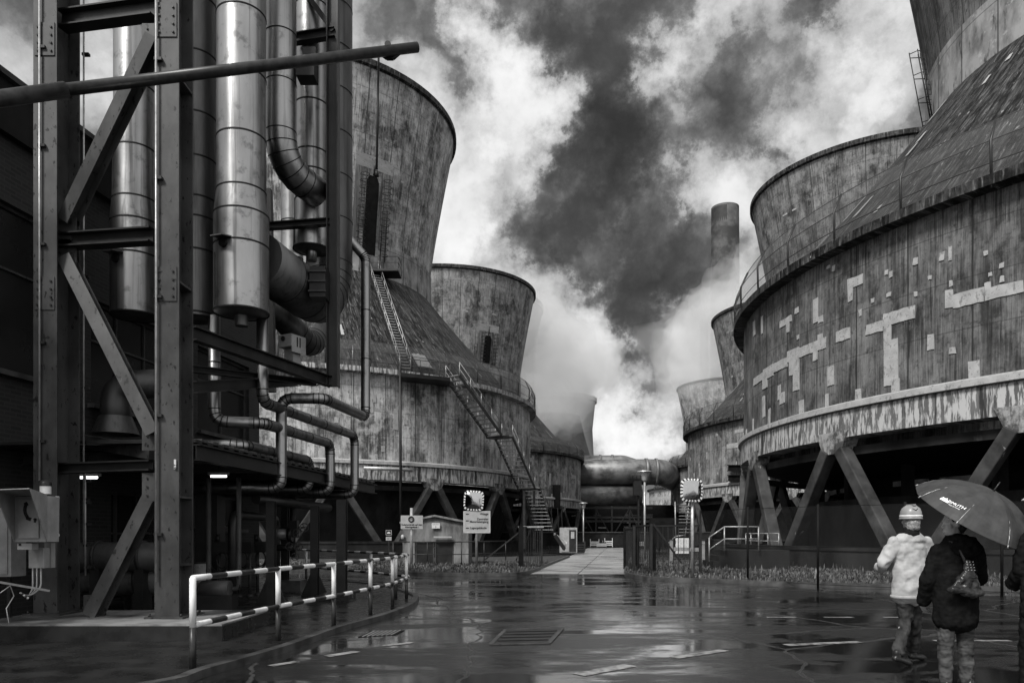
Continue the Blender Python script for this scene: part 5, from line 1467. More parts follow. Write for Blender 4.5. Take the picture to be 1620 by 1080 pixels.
# direction sign on a post with a mirror above
Y = 32.0
DS = thing("direction_sign", "pale direction sign with three left arrows under a traffic mirror", "sign", (W(754, 0, Y).x, Y, 0))
p, w, h, o = board(DS, 733, 808, 776, 843, Y - .08, SIGNG, "panel")
b = MB(); 
for (sx, sz, ww, hh) in ((0, .5, 1, .018), (0, -.5, 1, .018), (.5, 0, .018, 1), (-.5, 0, .018, 1)):
    b.box(p + V((sx * w * .95, -.018, sz * h * .95)), (w * .95 if ww == 1 else .02, .006, h * .95 if hh == 1 else .02), SIGNW)
b.build("border", SIGNW, DS)
b = MB()
for dz in (.36, .06, -.27):
    q = p + V((-w * .42, -.02, h * dz)); L_ = w * .13; a_ = w * .035
    b.add([q, q + V((L_ * .5, 0, a_)), q + V((L_ * .5, 0, a_ * .45)), q + V((L_, 0, a_ * .45)), q + V((L_, 0, -a_ * .45)), q + V((L_ * .5, 0, -a_ * .45)), q + V((L_ * .5, 0, -a_))], [(0, 6, 5, 4, 3, 2, 1)], BLK)
b.build("arrow", BLK, DS)
for (s_, x_, dz, al) in (("Waage", .42, .33, 'RIGHT'), ("Zentraler", .42, .10, 'RIGHT'), ("Materialeingang", .42, -.02, 'RIGHT'), ("Lagergebäude", -.25, -.30, 'LEFT')):
    text_mesh(s_, .125, p + V((w * x_, -.022, h * dz)), (1, 0, 0), (0, 0, 1), BLK, DS, align=al, bold=.002)
b = MB(); b.tube([(DS.location.x, Y, 0), (DS.location.x, Y, EYE + (HOR - 776) / F * Y)], .055, GALV, 14); b.build("post", GALV, DS)
mirror("convex mirror, slightly tilted, on top of the direction sign post", 749.5, 791.5, Y - .1, .42, 4, 0)
mirror("convex mirror on its own pale post at the right verge", 1094, 775, 24.5, .375, 1.5, .06, 12)

# speed control sign
Y = 31.0
RS_ = thing("speed_sign", "pale sign with a circled number in front of the shed", "sign", (W(651, 0, Y).x, Y, 0))
p, w, h, o = board(RS_, 634, 815, 669, 836.5, Y - .08, SIGNG, "panel")
b = MB(); b.lathe([(.075, -.01), (.125, -.01), (.125, .01), (.075, .01)], (0, 0, 0), 32, BLK, False, closed=True)
vv = [(p.x - .02 + x, p.y - .025 + z, p.z + h * .22 + y) for x, y, z in b.v]; b.v = vv; b.build("ring", BLK, RS_)
text_mesh("19", .12, p + V((-.02, -.022, h * .22 - .042)), (1, 0, 0), (0, 0, 1), BLK, RS_, align='CENTER')
text_mesh("Radarkontrolle auf dem", .088, p + V((0, -.022, -h * .22)), (1, 0, 0), (0, 0, 1), BLK, RS_, align='CENTER', bold=.002)
text_mesh("Werksgelände !", .088, p + V((0, -.022, -h * .40)), (1, 0, 0), (0, 0, 1), BLK, RS_, align='CENTER', bold=.002)
b = MB(); b.tube([(RS_.location.x, Y, 0), (RS_.location.x, Y, EYE + (HOR - 803) / F * Y)], .06, GALV, 14); b.build("post", GALV, RS_)

# little notice on a post
Y = 38.0
NS = thing("notice_post", "small notice with a white arch symbol on a short dark post", "sign", (W(615, 0, Y).x, Y, .0))
p, w, h, o = board(NS, 610.5, 838, 619.5, 846, Y - .05, BLACKP, "panel", .02, .004)
b = MB(); r = .09; P = [p + V((r * cos(t), -.013, r * sin(t) * 1.0 - .05)) for t in [pi * k / 10 for k in range(11)]]; b.add(P, [list(range(11))[::-1]], SIGNW)
for (sx, sz, ww, hh) in ((0, .5, w, .012), (0, -.5, w, .012), (.5, 0, .012, h), (-.5, 0, .012, h)): b.box(p + V((sx * w * .97, -.012, sz * h * .97)), (ww, .004, hh), SIGNW)
b.build("symbol", SIGNW, NS)
p2, w2_, h2, o = board(NS, 610.5, 848.5, 619.5, 854.5, Y - .05, SIGNG, "panel", .02, .004)
text_mesh("SAMMEL\nPLATZ" if False else "H O\nUM", .05, p2 + V((-.07, -.012, .015)), (1, 0, 0), (0, 0, 1), BLK, NS)
b = MB(); b.box((NS.location.x, Y, .75), (.07, .05, 1.5 + .2), STEELD); b.build("post", STEELD, NS)

# shed
Y = 35.0
SH = thing("shed", "small gabled concrete shed with double doors below the left tower", "shed", (W(690, 0, Y).x, Y, 0))
x0, x1 = W(637, 0, Y).x, W(741, 0, Y).x; zg = EYE + (HOR - 828) / F * Y; zt = EYE + (HOR - 821) / F * Y; xm = W(688, 0, Y).x
dx0, dx1, dz = W(656, 0, Y).x, W(718, 0, Y).x, EYE + (HOR - 856) / F * Y
SHC = mat("shed_concrete", .06, .19, ns=2.2, rough=.85, detail=10, scale=(1, 1, .4), layers=[(.04, (3, 3, .5), 1.6, .56, .68, .7)])
b = MB(); yb = Y + 3.2
b.add([(x0, Y, 0), (dx0, Y, 0), (dx0, Y, dz), (dx1, Y, dz), (dx1, Y, 0), (x1, Y, 0), (x1, Y, zg), (xm, Y, zt + .12), (x0, Y, zg)], [(0, 1, 2, 8), (2, 3, 7, 8), (3, 4, 5, 6), (3, 6, 7)], SHC)
b.add([(x0, Y, 0), (x0, Y, zg), (x0, yb, zg), (x0, yb, 0)], [(0, 1, 2, 3)], SHC); b.add([(x1, Y, 0), (x1, Y, zg), (x1, yb, zg), (x1, yb, 0)], [(3, 2, 1, 0)], SHC)
b.build("wall", SHC, SH)
b = MB()
for (xa, za, xb, zb) in ((x0 - .12, zg, xm, zt + .12), (xm, zt + .12, x1 + .12, zg)):
    q = [V((xa, Y - .15, za)), V((xb, Y - .15, zb)), V((xb, yb, zb)), V((xa, yb, za))]; b.add(q + [p + V((0, 0, .09)) for p in q], [(3, 2, 1, 0), (4, 5, 6, 7), (0, 1, 5, 4), (1, 2, 6, 5), (2, 3, 7, 6), (3, 0, 4, 7)], SHC)
b.build("roof", SHC, SH)
for s_ in (0, 1):
    w = (dx1 - dx0) / 2 - .03; xc = dx0 + .02 + w / 2 + s_ * (w + .03); b = MB(); b.box((xc, Y + .10, dz / 2), (w - .1, .03, dz - .12), STEELD); o = b.build("door", STEELD, SH); b = MB()
    for (ax, az, ww, hh) in ((-w / 2 + .03, dz / 2, .06, dz), (w / 2 - .03, dz / 2, .06, dz), (0, dz - .04, w - .12, .07), (0, .06, w - .12, .08)): b.box((xc + ax, Y + .08, az), (ww, .06, hh), STEELG)
    b.build("frame", STEELG, o)
b = MB(); b.box(W(701, 849, Y) + V((0, -.18, 0)), (.82, .14, .07), SIGNG); b.build("strip_lamp", SIGNG, SH)
SP = thing("shed_sign", "small white sign with the number two on the shed gable", "sign", W(689, 837, Y - .1))
p, w, h, o = board(SP, 683, 827, 696, 835.5, Y - .1, SIGNW, "panel", .02, .004)
text_mesh("Kohle Kontor", .055, p + V((0, -.013, .05)), (1, 0, 0), (0, 0, 1), BLK, SP, align='CENTER'); text_mesh("2", .12, p + V((0, -.013, -.09)), (1, 0, 0), (0, 0, 1), BLK, SP, align='CENTER')
LB = thing("bulkhead_lamp", "small round white lamp on the left corner of the shed", "lamp", W(637, 849, Y - .1)); b = MB(); c = W(637, 849, Y - .1)
b.lathe([(.001, -.12), (.07, -.09), (.08, 0), (.07, .09), (.001, .12)], tuple(c), 18, FROST); b.build("globe", FROST, LB); b = MB(); b.box(c + V((0, .08, 0)), (.06, .06, .06), STEELD); b.build("mount", STEELD, LB)

# pipe railing in front of the shed and the tower
RG = thing("pipe_railing", "thin dark pipe railing in front of the shed doors", "railing", (W(690, 0, 33).x, 33, 0))
b = MB(); handrail(b, [W(622, 896, 33.0) * 1, W(730, 896, 33.0), W(800, 893, 34.5)], 1.08, .025, STEELD, every=1.5)
b.build("rail", STEELD, RG)
HB = thing("hydrant_post", "short pale post in front of the shed doors", "post", G(697, 893)); b = MB(); q = HB.location; b.tube([(q.x, q.y, 0), (q.x, q.y, .85)], .05, GALV, 10); b.build("stem", GALV, HB); b = MB(); b.tube([(q.x - .3, q.y, .85), (q.x + .6, q.y, .9)], .03, GALV, 8); b.build("arm", GALV, HB)


# gates
def mesh_gate(label, ul, ur, vt, vb, Yl, Yr, grp, stay=None, thick=.12):
    T = thing("mesh_gate", label, "gate", (W(ul, 0, Yl).x, Yl, 0), grp)
    zl, zr = EYE + (HOR - vt) / F * Yl, EYE + (HOR - vt) / F * Yr
    zl = zr = (zl + zr) / 2
    a, c = V((W(ul, 0, Yl).x, Yl, 0)), V((W(ur, 0, Yr).x, Yr, 0)); U = V((0, 0, 1))
    b = MB(); b.bar(a, a + U * zl, thick * 1.6, thick * 1.6, VDARK, up=(0, 1, 0)); b.build("post", VDARK, T)
    b = MB()
    for z in (.12, zl - .05): b.bar(a + U * z, c + U * z, .06, .06, STEELD)
    b.bar(a + U * .12 + (c - a) * .04, c + U * .12 - (c - a) * .0 + U * (0), .05, .05, STEELD)
    b.bar(c + U * .1, c + U * zl, .09, .09, STEELD, up=(0, 1, 0))
    for k in range(1, 9): p = a.lerp(c, k / 9); b.bar(p + U * .12, p + U * (zl - .05), .022, .022, STEELD, up=(0, 1, 0))
    b.build("leaf", STEELD, T)
    d = c - a; L_ = d.length
    b = MB(); b.add([a + U * .15, c + U * .15, c + U * (zl - .08), a + U * (zl - .08)], [(0, 1, 2, 3)], NETF, [[(0, 0), (L_, 0), (L_, zl), (0, zl)]]); b.build("netting", NETF, T)
    return T


GL = mesh_gate("open mesh gate leaf on a thick dark post left of the slab road", 824, 857, 832, 900, 31.5, 35.5, "mesh gates at the slab road")
b = MB(); b.bar(W(822, 841, 31.5), W(757, 893, 31.2), .05, .05, STEELD); b.build("stay", STEELD, GL)
b = MB(); b.box(W(840, 833, 32.5), (1.1, .06, .07), GALV); b.build("top_bar", GALV, GL)
mesh_gate("narrow mesh gate leaf swung open beside the right verge corner", 990, 1003, 833, 905, 33, 28, "mesh gates at the slab road")
mesh_gate("second mesh gate leaf folded behind the narrow one at the right corner", 1006, 1030, 829, 904, 29.5, 27, "mesh gates at the slab road", thick=.16)
T = mesh_gate("wide fence bay with a slanting stay right of the gate leaves", 1033, 1108, 829, 900, 28.2, 26.5, "fence bays on the right verge"); b = MB(); b.bar(W(1034, 829, 28.1), W(1078, 890, 27.2), .05, .05, STEELD); b.build("stay", STEELD, T)
# long wire fence on the right verge
for (ua, ya, ub, yb_, lab) in ((1108, 26.5, 1183, 23.5, "wire fence bay between the mirror post and the stair plinth"), (1183, 23.5, 1294, 21.3, "wire fence bay in front of the near right tower's first legs"),
                               (1294, 21.3, 1432, 19.8, "wire fence bay left of the man in the pale jacket"), (1432, 19.8, 1585, 18.4, "wire fence bay behind the people with the umbrella"), (1585, 18.4, 1700, 17.6, "wire fence bay at the right edge behind the umbrella")):
    T = thing("wire_fence", lab, "fence", (W(ua, 0, ya).x, ya, 0), "wire fence bays along the right verge")
    a, c = V((W(ua, 0, ya).x, ya, 0)), V((W(ub, 0, yb_).x, yb_, 0)); U = V((0, 0, 1)); h = 2.35; L_ = (c - a).length
    b = MB(); b.tube([a, a + U * h], .034, VDARK, 8); b.build("post", VDARK, T)
    for z in (.1, 1.15, h - .06): b = MB(); b.tube([a + U * z, c + U * z], .008, VDARK, 5); b.build("wire", VDARK, T)
    b = MB(); b.add([a + U * .1, c + U * .1, c + U * (h - .06), a + U * (h - .06)], [(0, 1, 2, 3)], NETF, [[(0, 0), (L_, 0), (L_, h), (0, h)]]); b.build("netting", NETF, T)


# street lamps
def street_lamp(label, u, vt, vb, Y, s):
    x = W(u, 0, Y).x; z = EYE + (HOR - vt) / F * Y
    T = thing("street_lamp", label, "street lamp", (x, Y, 0), "street lamps")
    b = MB(); b.tube([(x, Y, 0), (x, Y, z - .5 * s)], .065, GALV, 12); b.build("pole", GALV, T)
    b = MB(); b.lathe([(.10 * s, z - .56 * s), (.16 * s, z - .5 * s), (.24 * s, z - .07 * s)], (x, Y, 0), 20, FROST); b.build("glass", FROST, T)
    b = MB(); b.lathe([(.24 * s, z - .07 * s), (.44 * s, z - .05 * s), (.42 * s, z), (.15 * s, z + .06 * s), (.001, z + .07 * s)], (x, Y, 0), 24, GALV, False); b.build("cap", GALV, T)


street_lamp("taller street lamp with a mushroom cap in front of the duct trestle", 1020, 745, 885, 45, 1.05)
street_lamp("distant street lamp with a mushroom cap beside the second left tower", 923, 795, 862, 75, 1.0)

# cabinet and small stair near the second left tower
EC = thing("electrical_cabinet", "tall grey electrical cabinet on the left side of the slab road", "cabinet", G(900, 874))
y = 56; 
b = MB(); b.box(W(899, 854, y), (1.25, .9, 1.85), PLASTG); b.build("body", PLASTG, EC, bevel=.02)
b = MB(); b.box(W(894, 854, y) + V((0, -.47, 0)), (.6, .03, 1.7), PLASTG); b.box(W(905, 855, y) + V((0, -.47, 0)), (.5, .03, 1.6), STEELD); b.build("door", PLASTG, EC)
b = MB(); b.box(W(905, 846, y) + V((0, -.52, 0)), (.25, .08, .5), SIGNG); b.build("meter", SIGNG, EC)
ST = thing("access_steps", "short steel steps with two pale handrails beside the grey cabinet", "steps", G(890, 874))
stair(ST, W(878, 846, 54), W(893, 868, 53.0), 1.0, V((0, 1, 0)), STEELD, .25, False); b = MB()
for dy in (0, .9):
    b.tube([W(877, 843, 54) + V((0, dy - .4, 0)), W(897, 858, 53) + V((0, dy - .4, 0)), W(893, 864, 53) + V((0, dy - .4, 0))], .028, GALV, 8)
b.build("handrail", WHITEP, ST)
TW = thing("tall_window_frame", "tall narrow dark opening with a small balcony in the second left tower's drum", "opening", pt(880, 800, CA2, RD0)); C_ = CA2
pa, pb = pt(873, 766, C_, RD0 + .3), pt(886, 803, C_, RD0 + .3)
b = MB(); b.box((pa + pb) / 2, (abs(pb.x - pa.x), .5, abs(pb.z - pa.z)), VDARK); b.build("opening", VDARK, TW)
b = MB(); b.box(V(((pa.x + pb.x) / 2, pb.y - .4, pb.z)), (2.6, 1.2, .25), STEELD); b.build("balcony", STEELD, TW)
b = MB()
for u in (866, 872, 882, 888): b.bar(pt(u, 803, C_, RD0 + .8), pt(u + 3, 868, C_, RD0 + 1.4), .14, .14, STEELD, up=(0, 1, 0))
b.build("support_post", STEELD, TW)

# steps, platform and rails at the near right tower's basin
YS = 30
PS = thing("stair_plinth", "dark stepped concrete plinth with handrail by the near right tower", "steps", G(1150, 895))
b = MB()
for k in range(4):
    x0_ = W(1120 + k * 9, 0, YS).x; x1_ = W(1250, 0, YS).x; z1_ = .22 * (k + 1); b.box(((x0_ + x1_) / 2, YS + .9, z1_ - .11), (x1_ - x0_, 1.8 - k * .05, .22), DARKC)
b.build("steps", DARKC, PS)
b = MB(); handrail(b, [W(1122, 888, YS - .1), W(1146, 871, YS - .1), W(1200, 871, YS - .1)], .95, .03, GALV, every=1.4); b.build("handrail", GALV, PS)
CR = thing("basin_railing", "pale low handrail along the basin wall of the near right tower", "railing", pt(1200, 870, CG, RD0 + 1))
ps = [V((hit(u, CG, RD0 + 1.0).x, hit(u, CG, RD0 + 1.0).y, Z0 - .2)) for u in (1180, 1188, 1200, 1215, 1232)]
b = MB(); handrail(b, ps, .75, .03, GALV, every=1.5); b.build("rail", GALV, CR)
BR = thing("safety_barrier", "white slatted plastic barrier standing on the right verge", "barrier", G(1080, 875)); yb2 = 47; a, c = W(1069, 851, yb2), W(1091, 875, yb2)
b = MB()
for k in range(9): b.box((a.x + (c.x - a.x) * (k + .5) / 9, yb2, (a.z + c.z) / 2), (.075, .04, a.z - c.z), WHITEP)
b.build("slat", WHITEP, BR)
b = MB()
for z in (a.z - .05, (a.z + c.z) / 2 + .05, c.z + .06): b.box(((a.x + c.x) / 2, yb2 + .03, z), (c.x - a.x, .03, .12), WHITEP)
b.build("frame", WHITEP, BR)
VT = thing("vertical_ladder", "pale ladder stair leaning on the third right tower above the barrier", "ladder", G(1075, 866)); yb3 = 62
b = MB()
for k in range(9): b.box(W(1083, 800 + k * 5.2, yb3), (.9, .25, .05), GALV)
b.build("tread", GALV, VT)
b = MB()
for pp in (((1068, 793), (1069, 848)), ((1090, 795), (1084, 848)), ((1069, 848), (1056, 860)), ((1084, 846), (1069, 848))): b.tube([W(*pp[0], yb3), W(*pp[1], yb3)], .05, GALV, 8)
b.build("handrail", GALV, VT)
BN = thing("white_pipe_run", "pale horizontal pipe run below the banded far tower", "pipe", W(1045, 831, 70)); b = MB(); b.tube([W(1040, 831, 70), W(1078, 831, 70)], .16, WHITEP, 12); b.build("pipe", WHITEP, BN)
b = MB()
for u in (1043, 1060, 1075): b.bar(W(u, 833, 70), G(u, 870.7), .15, .15, STEELD, up=(0, 1, 0))
b.build("support", STEELD, BN)
# posts of a guard rail along the verge back
for (u, Y, k) in ((1062, 38, 0), (1112, 36, 1)):
    T = thing("guard_post", ("pale square guard post left of the white barrier", "pale square guard post right of the white barrier")[k], "post", (W(u, 0, Y).x, Y, 0), "guard posts"); x = T.location.x
    b = MB(); b.box((x, Y, .6), (.16, .12, 1.2), GALV); b.build("post", GALV, T); b = MB(); b.box((x, Y, 1.24), (.22, .18, .06), STEELD); b.build("cap", STEELD, T)
b = MB(); b.bar(W(1062, 868, 37.5), W(1112, 869, 36.2), .06, .18, GALV); tag(b.build("guard_plank", GALV), "pale horizontal plank between the two guard posts", "plank")
# clutter at the foot of the ducts
rnd = random.Random(12)
for k in range(7):
    u = (940, 951, 958, 962, 1010, 914, 918)[k]; Y = (84, 84, 85, 84.5, 84, 60, 66)[k]
    p = G(u, 845 + 1800 / Y); T = thing("stacked_crate", ("pale small crate left of the trestle post", "pale open crate beside the trestle post", "grey crate third from the left below the ducts", "tilted pale crate below the ducts", "crate by the dark gate at the end of the road", "low dark skid beside the distant lamp", "small dark skid behind the low one")[k], "crate", p, "crates at the end of the road")
    w = rnd.uniform(.7, 1.2); h = rnd.uniform(.5, 1.1); mm = (SIGNG, SIGNG, PLASTG, SIGNW, PLASTG, STEELD, STEELD)[k]
    b = MB(); b.box(p + V((0, 0, .1)), (w, w, .12), STEELD)
    b.build("pallet", STEELD, T)
    b = MB()
    for z in (.25, .45, .65): b.box(p + V((0, -w / 2, z * h + .1)), (w, .05, .12), mm)
    for s_ in (-1, 1): b.box(p + V((s_ * w / 2, -w / 2, h * .5 + .12)), (.07, .07, h), mm)
    b.box(p + V((0, 0, h * .45 + .15)), (w * .92, w * .9, h * .8), VDARK); b.build("box", mm, T)
# rusty tank beside the far drum
b = MB(); b.box(W(1060, 842, 68), (3.6, .6, 2.6), VDARK); tag(b.build("dark_screen", VDARK), "dark screen wall behind the gate leaves below the banded tower", "wall")


# ------------------------------------------------------------------ people
SKIN = mat("skin", .26, .36, ns=12, rough=.5)
HAIR = mat("grey_hair", .10, .30, ns=60, rough=.6, bump=.5, bdist=.01)
HAIRD = mat("dark_hair", .008, .03, ns=60, rough=.8, spec=.05, bump=.5, bdist=.01)
JACK = mat("pale_jacket_cloth", .22, .36, ns=5, scale=(1, 1, 1), rough=.8, spec=.05, bump=.25, bdist=.01, detail=3)
COAT = mat("black_quilted_coat", .004, .009, ns=12, rough=.85, spec=.04, bump=.35, bump_ns=34, bdist=.01)
COAT2 = mat("black_jacket", .005, .010, ns=10, rough=.8, spec=.05)
JEAN = mat("faded_denim", .022, .075, ns=9, scale=(1, 1, 2.5), rough=.9, spec=.04, bump=.3, bump_ns=80, bdist=.003)
TROU = mat("dark_grey_trousers", .018, .055, ns=5, rough=.9, spec=.04, scale=(2, 1, 1), bump=.6, bdist=.03, detail=3)
SHOE = mat("black_shoe_leather", .01, .02, ns=8, rough=.3)
HELM = mat("grey_helmet_shell", .16, .24, ns=5, rough=.3)
HELW = mat("white_helmet_shell", .4, .5, ns=5, rough=.3)
LEATH = mat("black_bag_leather", .012, .03, ns=9, rough=.22, bump=.4, bump_ns=14, bdist=.02)
UMB = mat("umbrella_cloth", .026, .042, ns=9, rough=.55, spec=.2, bump=.1, bump_ns=60, bdist=.002)


def sph(b, c, r, R=None, n=14, k=9):
    """ellipsoid; r = (rx, ry, rz)"""
    vs = []; c = V(c)
    for i in range(k + 1):
        th = pi * i / k
        for j in range(n):
            a = 2 * pi * j / n; p = V((r[0] * sin(th) * cos(a), r[1] * sin(th) * sin(a), r[2] * cos(th)))
            vs.append((R @ p if R else p) + c)
    fs = []
    for i in range(k):
        for j in range(n): fs.append((i * n + j, (i + 1) * n + j, (i + 1) * n + (j + 1) % n, i * n + (j + 1) % n))
    b.add(vs, fs, None, None, True)


def limb(b, pts):
    """tapering chain of (point, radius or (rx across, rd depth)) blended with spheres"""
    for i in range(len(pts) - 1):
        (p, r), (q, s) = pts[i], pts[i + 1]; p, q = V(p), V(q); n = max(2, int((q - p).length / .03))
        for k in range(n + 1):
            t = k / n; c = p.lerp(q, t)
            rr = tuple(a + (e - a) * t for a, e in zip(r, s)) if isinstance(r, tuple) else (r + (s - r) * t,) * 2
            sph(b, c, (rr[0], rr[1], (rr[0] + rr[1]) / 2 if not isinstance(r, tuple) else min(rr) * .8), n=14, k=8)


def skin_obj(b, name, m, parent, voxel=.014, smooth=6, folds=None, yaw=0.0, origin=V((0, 0, 0))):
    if yaw:
        R = Matrix.Rotation(yaw, 3, 'Z'); b.v = [tuple(R @ (V(p))) for p in b.v]
    b.v = [tuple(V(p) + origin) for p in b.v]
    b.mats = [m]; b.m = [0] * len(b.f)
    o = b.build(name, m, parent)
    r = o.modifiers.new('body', 'REMESH'); r.mode = 'VOXEL'; r.voxel_size = voxel; r.use_smooth_shade = True
    s = o.modifiers.new('smooth', 'SMOOTH'); s.iterations = smooth; s.factor = .6
    if folds:
        for (st, sc, typ) in folds:
            tx = bpy.data.textures.new('folds', 'CLOUDS' if typ == 'C' else 'MARBLE'); tx.noise_scale = sc; tx.noise_depth = 2 if typ == 'C' else 1
            if typ != 'C': tx.turbulence = 9
            d = o.modifiers.new('folds', 'DISPLACE'); d.texture = tx; d.strength = st; d.mid_level = .5; d.texture_coords = 'LOCAL'
    return o


def head(b, c, s=1.0, look=0.0, fwd=V((0, 1, 0))):
    """head about centre c facing fwd"""
    c = V(c); x = V((fwd.y, -fwd.x, 0)); R = Matrix((x, fwd, V((0, 0, 1)))).transposed()
    sph(b, c + V((0, 0, .03)), (.075 * s, .095 * s, .10 * s), R); sph(b, c + fwd * .02 - V((0, 0, .05)), (.06 * s, .075 * s, .075 * s), R)
    sph(b, c + fwd * .055 * s - V((0, 0, .09)), (.03 * s, .03 * s, .025 * s), R)                      # chin
    sph(b, c + fwd * .105 * s - V((0, 0, .025)), (.013 * s, .022 * s, .024 * s), R); sph(b, c + fwd * .095 * s + V((0, 0, .005)), (.011, .014, .03), R)   # nose
    sph(b, c + fwd * .088 * s - V((0, 0, .065)), (.024, .014, .008), R); sph(b, c + fwd * .088 * s - V((0, 0, .076)), (.022, .013, .008), R)               # lips
    sph(b, c + fwd * .082 * s + V((0, 0, .03)), (.05, .016, .010), R)                                  # brow
    for q in (-1, 1):
        sph(b, c + x * q * .078 * s - fwd * .005, (.010, .022, .032), R)                               # ears
        sph(b, c + x * q * .045 * s + fwd * .062 * s - V((0, 0, .02)), (.022, .02, .02), R)              # cheeks
    limb(b, [(c - V((0, 0, .06)) - fwd * .015, .052), (c - V((0, 0, .18)) - fwd * .03, .058)])


def hand(b, w, d, up, side, curl=.6, s=1.0):
    """hand: wrist w, direction d, palm normal up, thumb side; five curled fingers"""
    w, d, n, t = V(w), V(d).normalized(), V(up).normalized(), V(side).normalized()
    pc = w + d * .045 * s
    for k in range(4):
        o = t * (.032 - .021 * k) * s; base = pc + o + d * .035 * s
        limb(b, [(w + o * .5, .016), (base, .0125)])
        L_ = (.040, .044, .041, .033)[k] * s; a = curl * (.8 + .1 * k); p = base; dd = d
        for seg, r in ((1, .0095), (.75, .0085), (.6, .0078)):
            dd = (dd * cos(a) + n * sin(a)).normalized(); nn_ = (n * cos(a) - dd * sin(a)).normalized(); q = p + dd * L_ * seg; limb(b, [(p, r + .0008), (q, r)]); p = q; n2 = dd.cross(t) ; n = n2 * (1 if n2.dot(up) > -2 else 1)
        n = V(up).normalized()
    p = pc + t * .03 * s - d * .02; q = p + (t * .8 + d * .7 + n * .3).normalized() * .04 * s; limb(b, [(p, .014), (q, .0115), (q + (d * .8 + n * .6).normalized() * .032 * s, .0095)])


def shoe(b, heel, toe, h=.05, lift=0.0):
    heel, toe = V(heel), V(toe); d = (toe - heel).normalized()
    limb(b, [(heel + V((0, 0, .045)), (.042, .042)), (heel.lerp(toe, .45) + V((0, 0, .04)), (.042, .042)), (heel.lerp(toe, .8) + V((0, 0, .032)), (.046, .046)), (toe + V((0, 0, .026)), (.03, .03))])
    limb(b, [(heel + V((0, 0, .05)) + d * .03, .045), (heel + V((0, 0, .11)) + d * .02, .047)])


# --- man in pale jacket: walking away to the left rear
Y = 8.75
O1 = V((W(1437, 0, Y).x, Y, 0))
P1 = thing("person", "man in a pale jacket, grey helmet and baggy trousers striding away from the camera", "person", O1)
# local frame: x right, y away from the camera
b = MB()
hip = V((.03, 0, .92))
head(b, (.035, .02, 1.66), 1.0, fwd=V((-.15, .98, 0)).normalized())
limb(b, [((.03, .0, 1.02), (.15, .10)), ((.02, .0, 1.2), (.16, .11)), ((.02, .0, 1.42), (.17, .10))])
limb(b, [((-.17, .0, 1.42), .062), ((-.27, .02, 1.17), .048), ((-.22, .24, 1.10), .038)])
limb(b, [((.21, .0, 1.42), .062), ((.30, .03, 1.17), .048), ((.20, .26, 1.12), .038)])
hand(b, (-.21, .27, 1.10), (.3, .9, .1), (.9, -.2, .1), (0, 0, 1), .7); hand(b, (.19, .29, 1.12), (-.4, .9, .1), (-.9, -.2, .1), (0, 0, 1), .7)
limb(b, [((-.06, 0, .95), .10), ((-.02, .04, .52), .06), ((-.17, -.12, .15), .045)])
limb(b, [((.12, 0, .95), .10), ((.13, .12, .52), .06), ((.20, .28, .13), .045)])
skin_obj(b, "body", SKIN, P1, .007, 3, origin=O1)
b = MB()
limb(b, [((.03, 0, .93), (.17, .12)), ((.02, 0, .85), (.16, .12))])
limb(b, [((-.05, .0, .90), (.105, .11)), ((-.015, .04, .52), (.078, .085)), ((-.165, -.11, .16), (.072, .075))])
limb(b, [((.10, .0, .90), (.105, .11)), ((.13, .12, .52), (.078, .085)), ((.195, .27, .15), (.070, .075))])
skin_obj(b, "trousers", TROU, P1, .013, 3, [(.035, .12, 'C'), (.014, .1, 'M')], origin=O1)
b = MB()
limb(b, [((.02, .0, .80), (.205, .15)), ((.02, .0, .97), (.195, .145)), ((.02, .0, 1.15), (.20, .14)), ((.02, .0, 1.34), (.21, .125)), ((.02, -.01, 1.42), (.20, .105)), ((.02, -.005, 1.47), (.14, .09)), ((.03, 0, 1.51), (.085, .075))])
limb(b, [((-.155, .0, 1.385), .085), ((-.28, .01, 1.17), .074), ((-.25, .16, 1.11), .062)])
limb(b, [((.19, .0, 1.385), .085), ((.305, .02, 1.17), .076), ((.24, .18, 1.12), .062)])
jk = skin_obj(b, "jacket", JACK, P1, .010, 9, [(.020, .12, 'C'), (.020, .15, 'M')], origin=O1)
b = MB(); limb(b, [((.03, .0, 1.50), (.098, .09)), ((.035, .01, 1.55), (.084, .08))]); skin_obj(b, "collar", COAT2, P1, .01, 2, origin=O1)
b = MB(); b.lathe([(.212, .765), (.222, .77), (.222, .80), (.212, .805)], (0, 0, 0), 48, JACK, True, closed=True)
b.v = [(O1.x + .02 + x * .98, O1.y + y * .76, z) for x, y, z in b.v]; b.build("hem_band", JACK, jk)
b = MB(); sph(b, (.037, -.01, 1.635), (.086, .098, .085)); sph(b, (.035, -.045, 1.59), (.075, .055, .055)); skin_obj(b, "hair", HAIR, P1, .008, 1, [(.02, .02, 'C')], origin=O1)
HLM = thing("safety_helmet", "grey safety helmet on the man in the pale jacket", "helmet", O1 + V((.035, .01, 1.70)))
b = MB(); c = O1 + V((.035, .01, 1.685)); b.lathe([(.114, 0), (.117, .03), (.113, .07), (.097, .115), (.058, .148), (.001, .16)], tuple(c), 32, HELM); b.lathe([(.113, .0), (.124, -.012), (.124, 0), (.117, .02)], tuple(c), 32, HELM); b.build("shell", HELM, HLM)
b = MB(); b.lathe([(.117, .018), (.121, .02), (.121, .036), (.117, .038)], tuple(c), 32, WHITEP); b.build("rim_band", WHITEP, HLM)
b = MB(); b.box(c + V((0, .0, .154)), (.03, .16, .02), HELM); b.tube([c + V((-.03, -.09, .11)), c + V((.0, -.108, .09)), c + V((.03, -.09, .11))], .006, BLK, 6); b.build("ridge", HELM, HLM)
